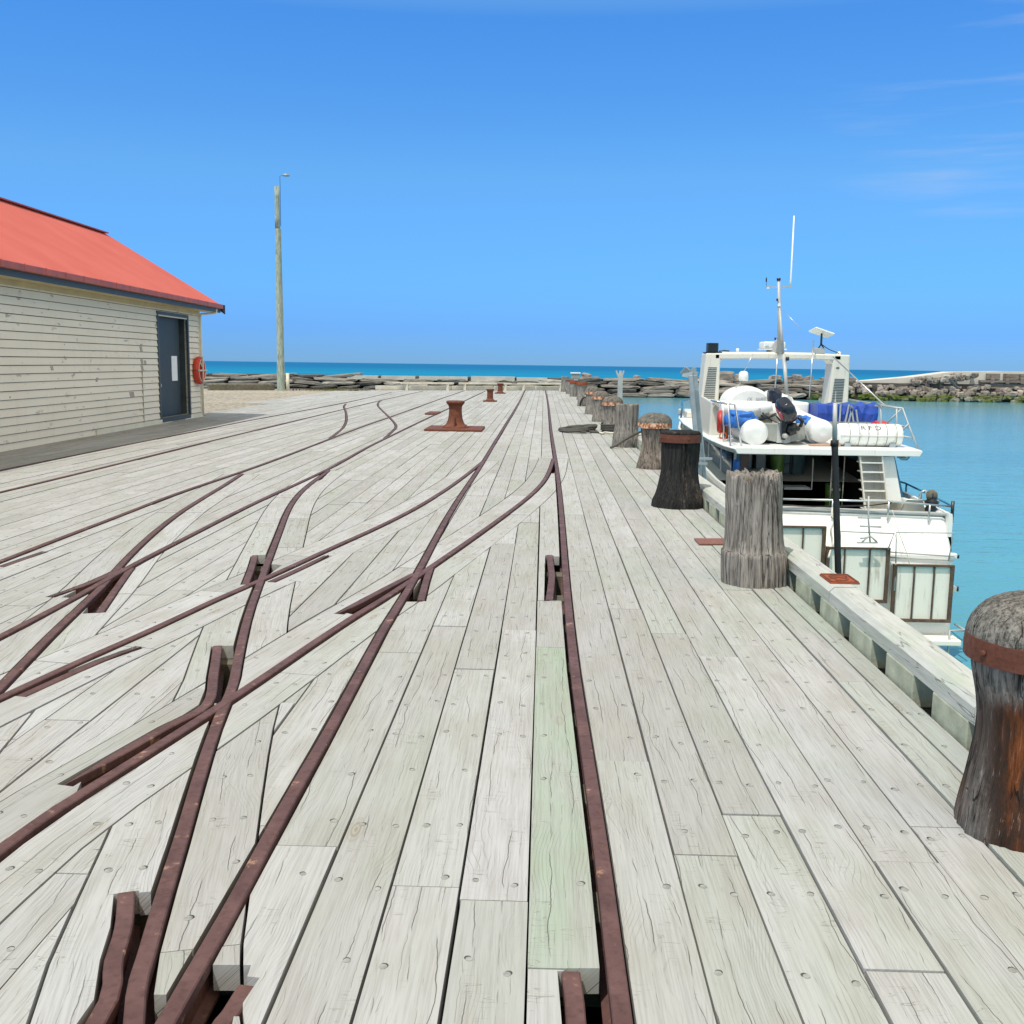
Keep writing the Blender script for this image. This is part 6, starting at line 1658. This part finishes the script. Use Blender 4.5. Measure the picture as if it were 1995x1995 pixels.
# liferaft canister
cn = empty('liferaft_canister', (5.88, 18.7, .2), 'white banded liferaft canister lettered RFD, lying across the stern of the upper deck', 'liferaft')
cr_, cz, cyy = .205, .395, 18.72
mb = MB()
mb.tube([(5.30, cyy, cz), (5.32, cyy, cz), (5.36, cyy, cz), (6.40, cyy, cz), (6.45, cyy, cz), (6.47, cyy, cz)], [cr_ * .7, cr_ * .9, cr_, cr_, cr_ * .88, cr_ * .6], 32); mb.build('shell', M['white'], cn)
mb = MB(); mb.tube([(5.32, cyy, cz), (6.46, cyy, cz)], .001, 4)
seam = MB(); seam.span((5.33, cyy - cr_ - .012, cz - .012), (6.45, cyy + cr_ + .012, cz + .012)); seam.build('seam', M['cream'], cn, bevel=.005)
for x in (5.50, 5.67, 5.83, 5.99, 6.16, 6.33):
    b_ = MB(); P = [(x, cyy + (cr_ + .003) * math.cos(t), cz + (cr_ + .003) * math.sin(t)) for t in [2 * math.pi * k / 32 for k in range(33)]]
    b_.tube(P, .007, 5, cap=False); b_.build('strap', M['alloy'], cn)
for x in (5.47, 6.27):
    mb = MB(); mb.span((x - .05, cyy - .2, .19), (x + .05, cyy + .2, .26)); mb.build('cradle', M['galv'], cn)
def wrap(x, y):
    t = math.pi - RAD(46) - y / cr_
    return (5.875 + x, cyy + (cr_ + .002) * math.cos(t + 0.0) , cz + (cr_ + .002) * math.sin(t))
text_mesh('lettering', "R F D", .135, 'letter', cn, lambda x, y: (5.875 + x * 1.15, cyy - (cr_ + .003) * math.cos(RAD(40) + y / cr_), cz + (cr_ + .003) * math.sin(RAD(40) + y / cr_)))
# seats under a blue tarpaulin
tp = empty('covered_seat', (5.9, 20, .2), 'flybridge seats under a royal blue tarpaulin tied with grey straps', 'covered seat')
mb = MB()
rings = []
for i in range(15):
    x = 5.29 + i * .083
    sag = .035 * math.sin(i * 1.9) + .02 * math.sin(i * 4.1)
    rings.append([(x, 20.02 + .02 * math.sin(i * 2.3), .56), (x, 19.98 + .035 * math.sin(i * 2.9), .72 + sag * .3), (x, 20.02, .885 + sag * .4), (x, 20.3, .90 + sag), (x, 20.7, .88), (x, 20.75, .56)])
mb.loft(rings, smooth=False); mb.build('tarpaulin', M['blue'], tp, bevel=.01)
mb = MB(); mb.span((5.32, 20.1, .2), (6.44, 20.7, .56)); mb.build('seat_box', M['cream'], tp)
mb = MB()
for (a_, b_) in (((5.62, .90), (5.60, .50)), ((5.70, .90), (5.70, .50)), ((5.86, .90), (5.80, .50)), ((5.90, .88), (5.98, .50)), ((5.93, .86), (5.86, .5)), ((6.0, .80), (6.06, .5))):
    mb.beam((a_[0], 19.93, a_[1]), (b_[0], 19.93, b_[1]), .03, .02, up=(0, 1, 0))
mb.build('strap', M['galv'], tp)
blob('folded_flag', (6.38, 19.6, .55), (.16, .12, .06), 'red', 'small red and pink bundle at the right end of the blue tarpaulin', 'bundle', 8.0, .3, 3)
mb = MB(); mb.span((4.80, 18.55, .20), (5.35, 18.66, .225)); tag(mb.build('wooden_batten', M['pink'], bevel=.004), 'weathered pink wooden batten under the right dinghy tube', 'batten')
# life ring on the port rail
lr2 = empty('life_ring', (3.42, 19.95, .55), 'red life ring seen edge-on hanging on the port rail of the boat', 'life ring')
mb = MB(); torus(mb, .17, .055, (3.42, 19.95, .53), ((.12, .99, 0), (0, 0, 1)), 32, 10); mb.build('float', M['red'], lr2)
mb = MB(); torus(mb, .07, .012, (3.46, 19.8, .27), ((.9, .1, 0), (0, 0, 1)), 20, 6); mb.build('becket', M['orange'], lr2)
mb = MB(); mb.tube([(3.39, 19.8, .56), (3.45, 19.8, .56)], .065, 10); mb.build('reflector', M['white'], lr2)
mb = MB(); mb.span((3.52, 19.9, .16), (3.58, 20.0, .55)); tag(mb.build('wooden_post', M['rust_red']), 'thin brown post beside the red life ring on the boat', 'post')
# fenders on the port side
for (c_, lab, mt, r_) in ((Vector((2.78, 19.0, -0.219)), 'orange slim fender hanging on the port side of the boat', 'orange', .06), ):
    fe = empty('fender', tuple(c_), lab, 'fender'); fe.location = c_
    mb = MB(); mb.tube([(0, 0, -.24), (0, 0, -.18), (0, 0, .12), (0, 0, .2)], [.02, r_, r_, .02], 14); mb.build('body', M[mt], fe).location = (0, 0, 0)
    mb = MB(); mb.tube([(0, 0, .2), (-.02, 0, .5)], .01, 6); mb.build('lanyard', M['rope_white'], fe).location = (0, 0, 0)
c_ = Vector((2.867, 19.2, 0.004)); wf = blob('fender', tuple(c_), (.05, .05, .14), 'hypalon', 'white slim fender hanging beside the orange one', 'fender', 4.0, .1, 3)
# dark bundle at the stern rail
bu = empty('stern_bundle', (6.33, 16.7, -.72), 'dark wrapped bundle strapped to the starboard stern rail', 'bundle')
mb = MB(); mb.lathe(densify([(.09, 0), (.10, .06), (.07, .10), (.10, .14), (.115, .18), (.075, .21), (.085, .26), (.08, .32), (.03, .36)], .04), (0, 0, 0), 18, 0, groove(22, .015, 6)); mb.build('wrap', M['black'], bu).location = (0, 0, 0)
mb = MB(); mb.lathe([(.075, .23), (.088, .27), (.082, .33), (.035, .37)], (0.0, 0, 0), 16); mb.build('hood', M['hole_wood'], bu).location = (0, 0, 0)
rope('stern_line', [(4.60, 16.2, -.60), (4.58, 16.12, -.72), (4.62, 16.12, -.80), (4.57, 16.1, -.95), (4.60, 16.1, -1.15), (4.50, 15.9, -1.35)], .016, M['rope_white'], 'pale frayed stern line hanging over the transom', 'rope')
rope('stern_line', [(5.54, 16.2, -.62), (5.62, 16.02, -.98), (5.75, 15.99, -1.30), (5.79, 15.98, -1.45)], .006, M['rope_white'], 'thin pale line running down the middle of the transom', 'rope')
by = blob('mooring_buoy', (13.2, 78, WATER + .15), (.45, .45, .4), 'hypalon', 'tiny white and red mooring buoy floating left of the bow', 'buoy', 1.0, .03, 3)
mb = MB(); mb.lathe([(.47, -.1), (.48, .0), (.46, .05)], (0, 0, 0), 20); mb.build('red_band', M['red'], by).location = (0, 0, 0)
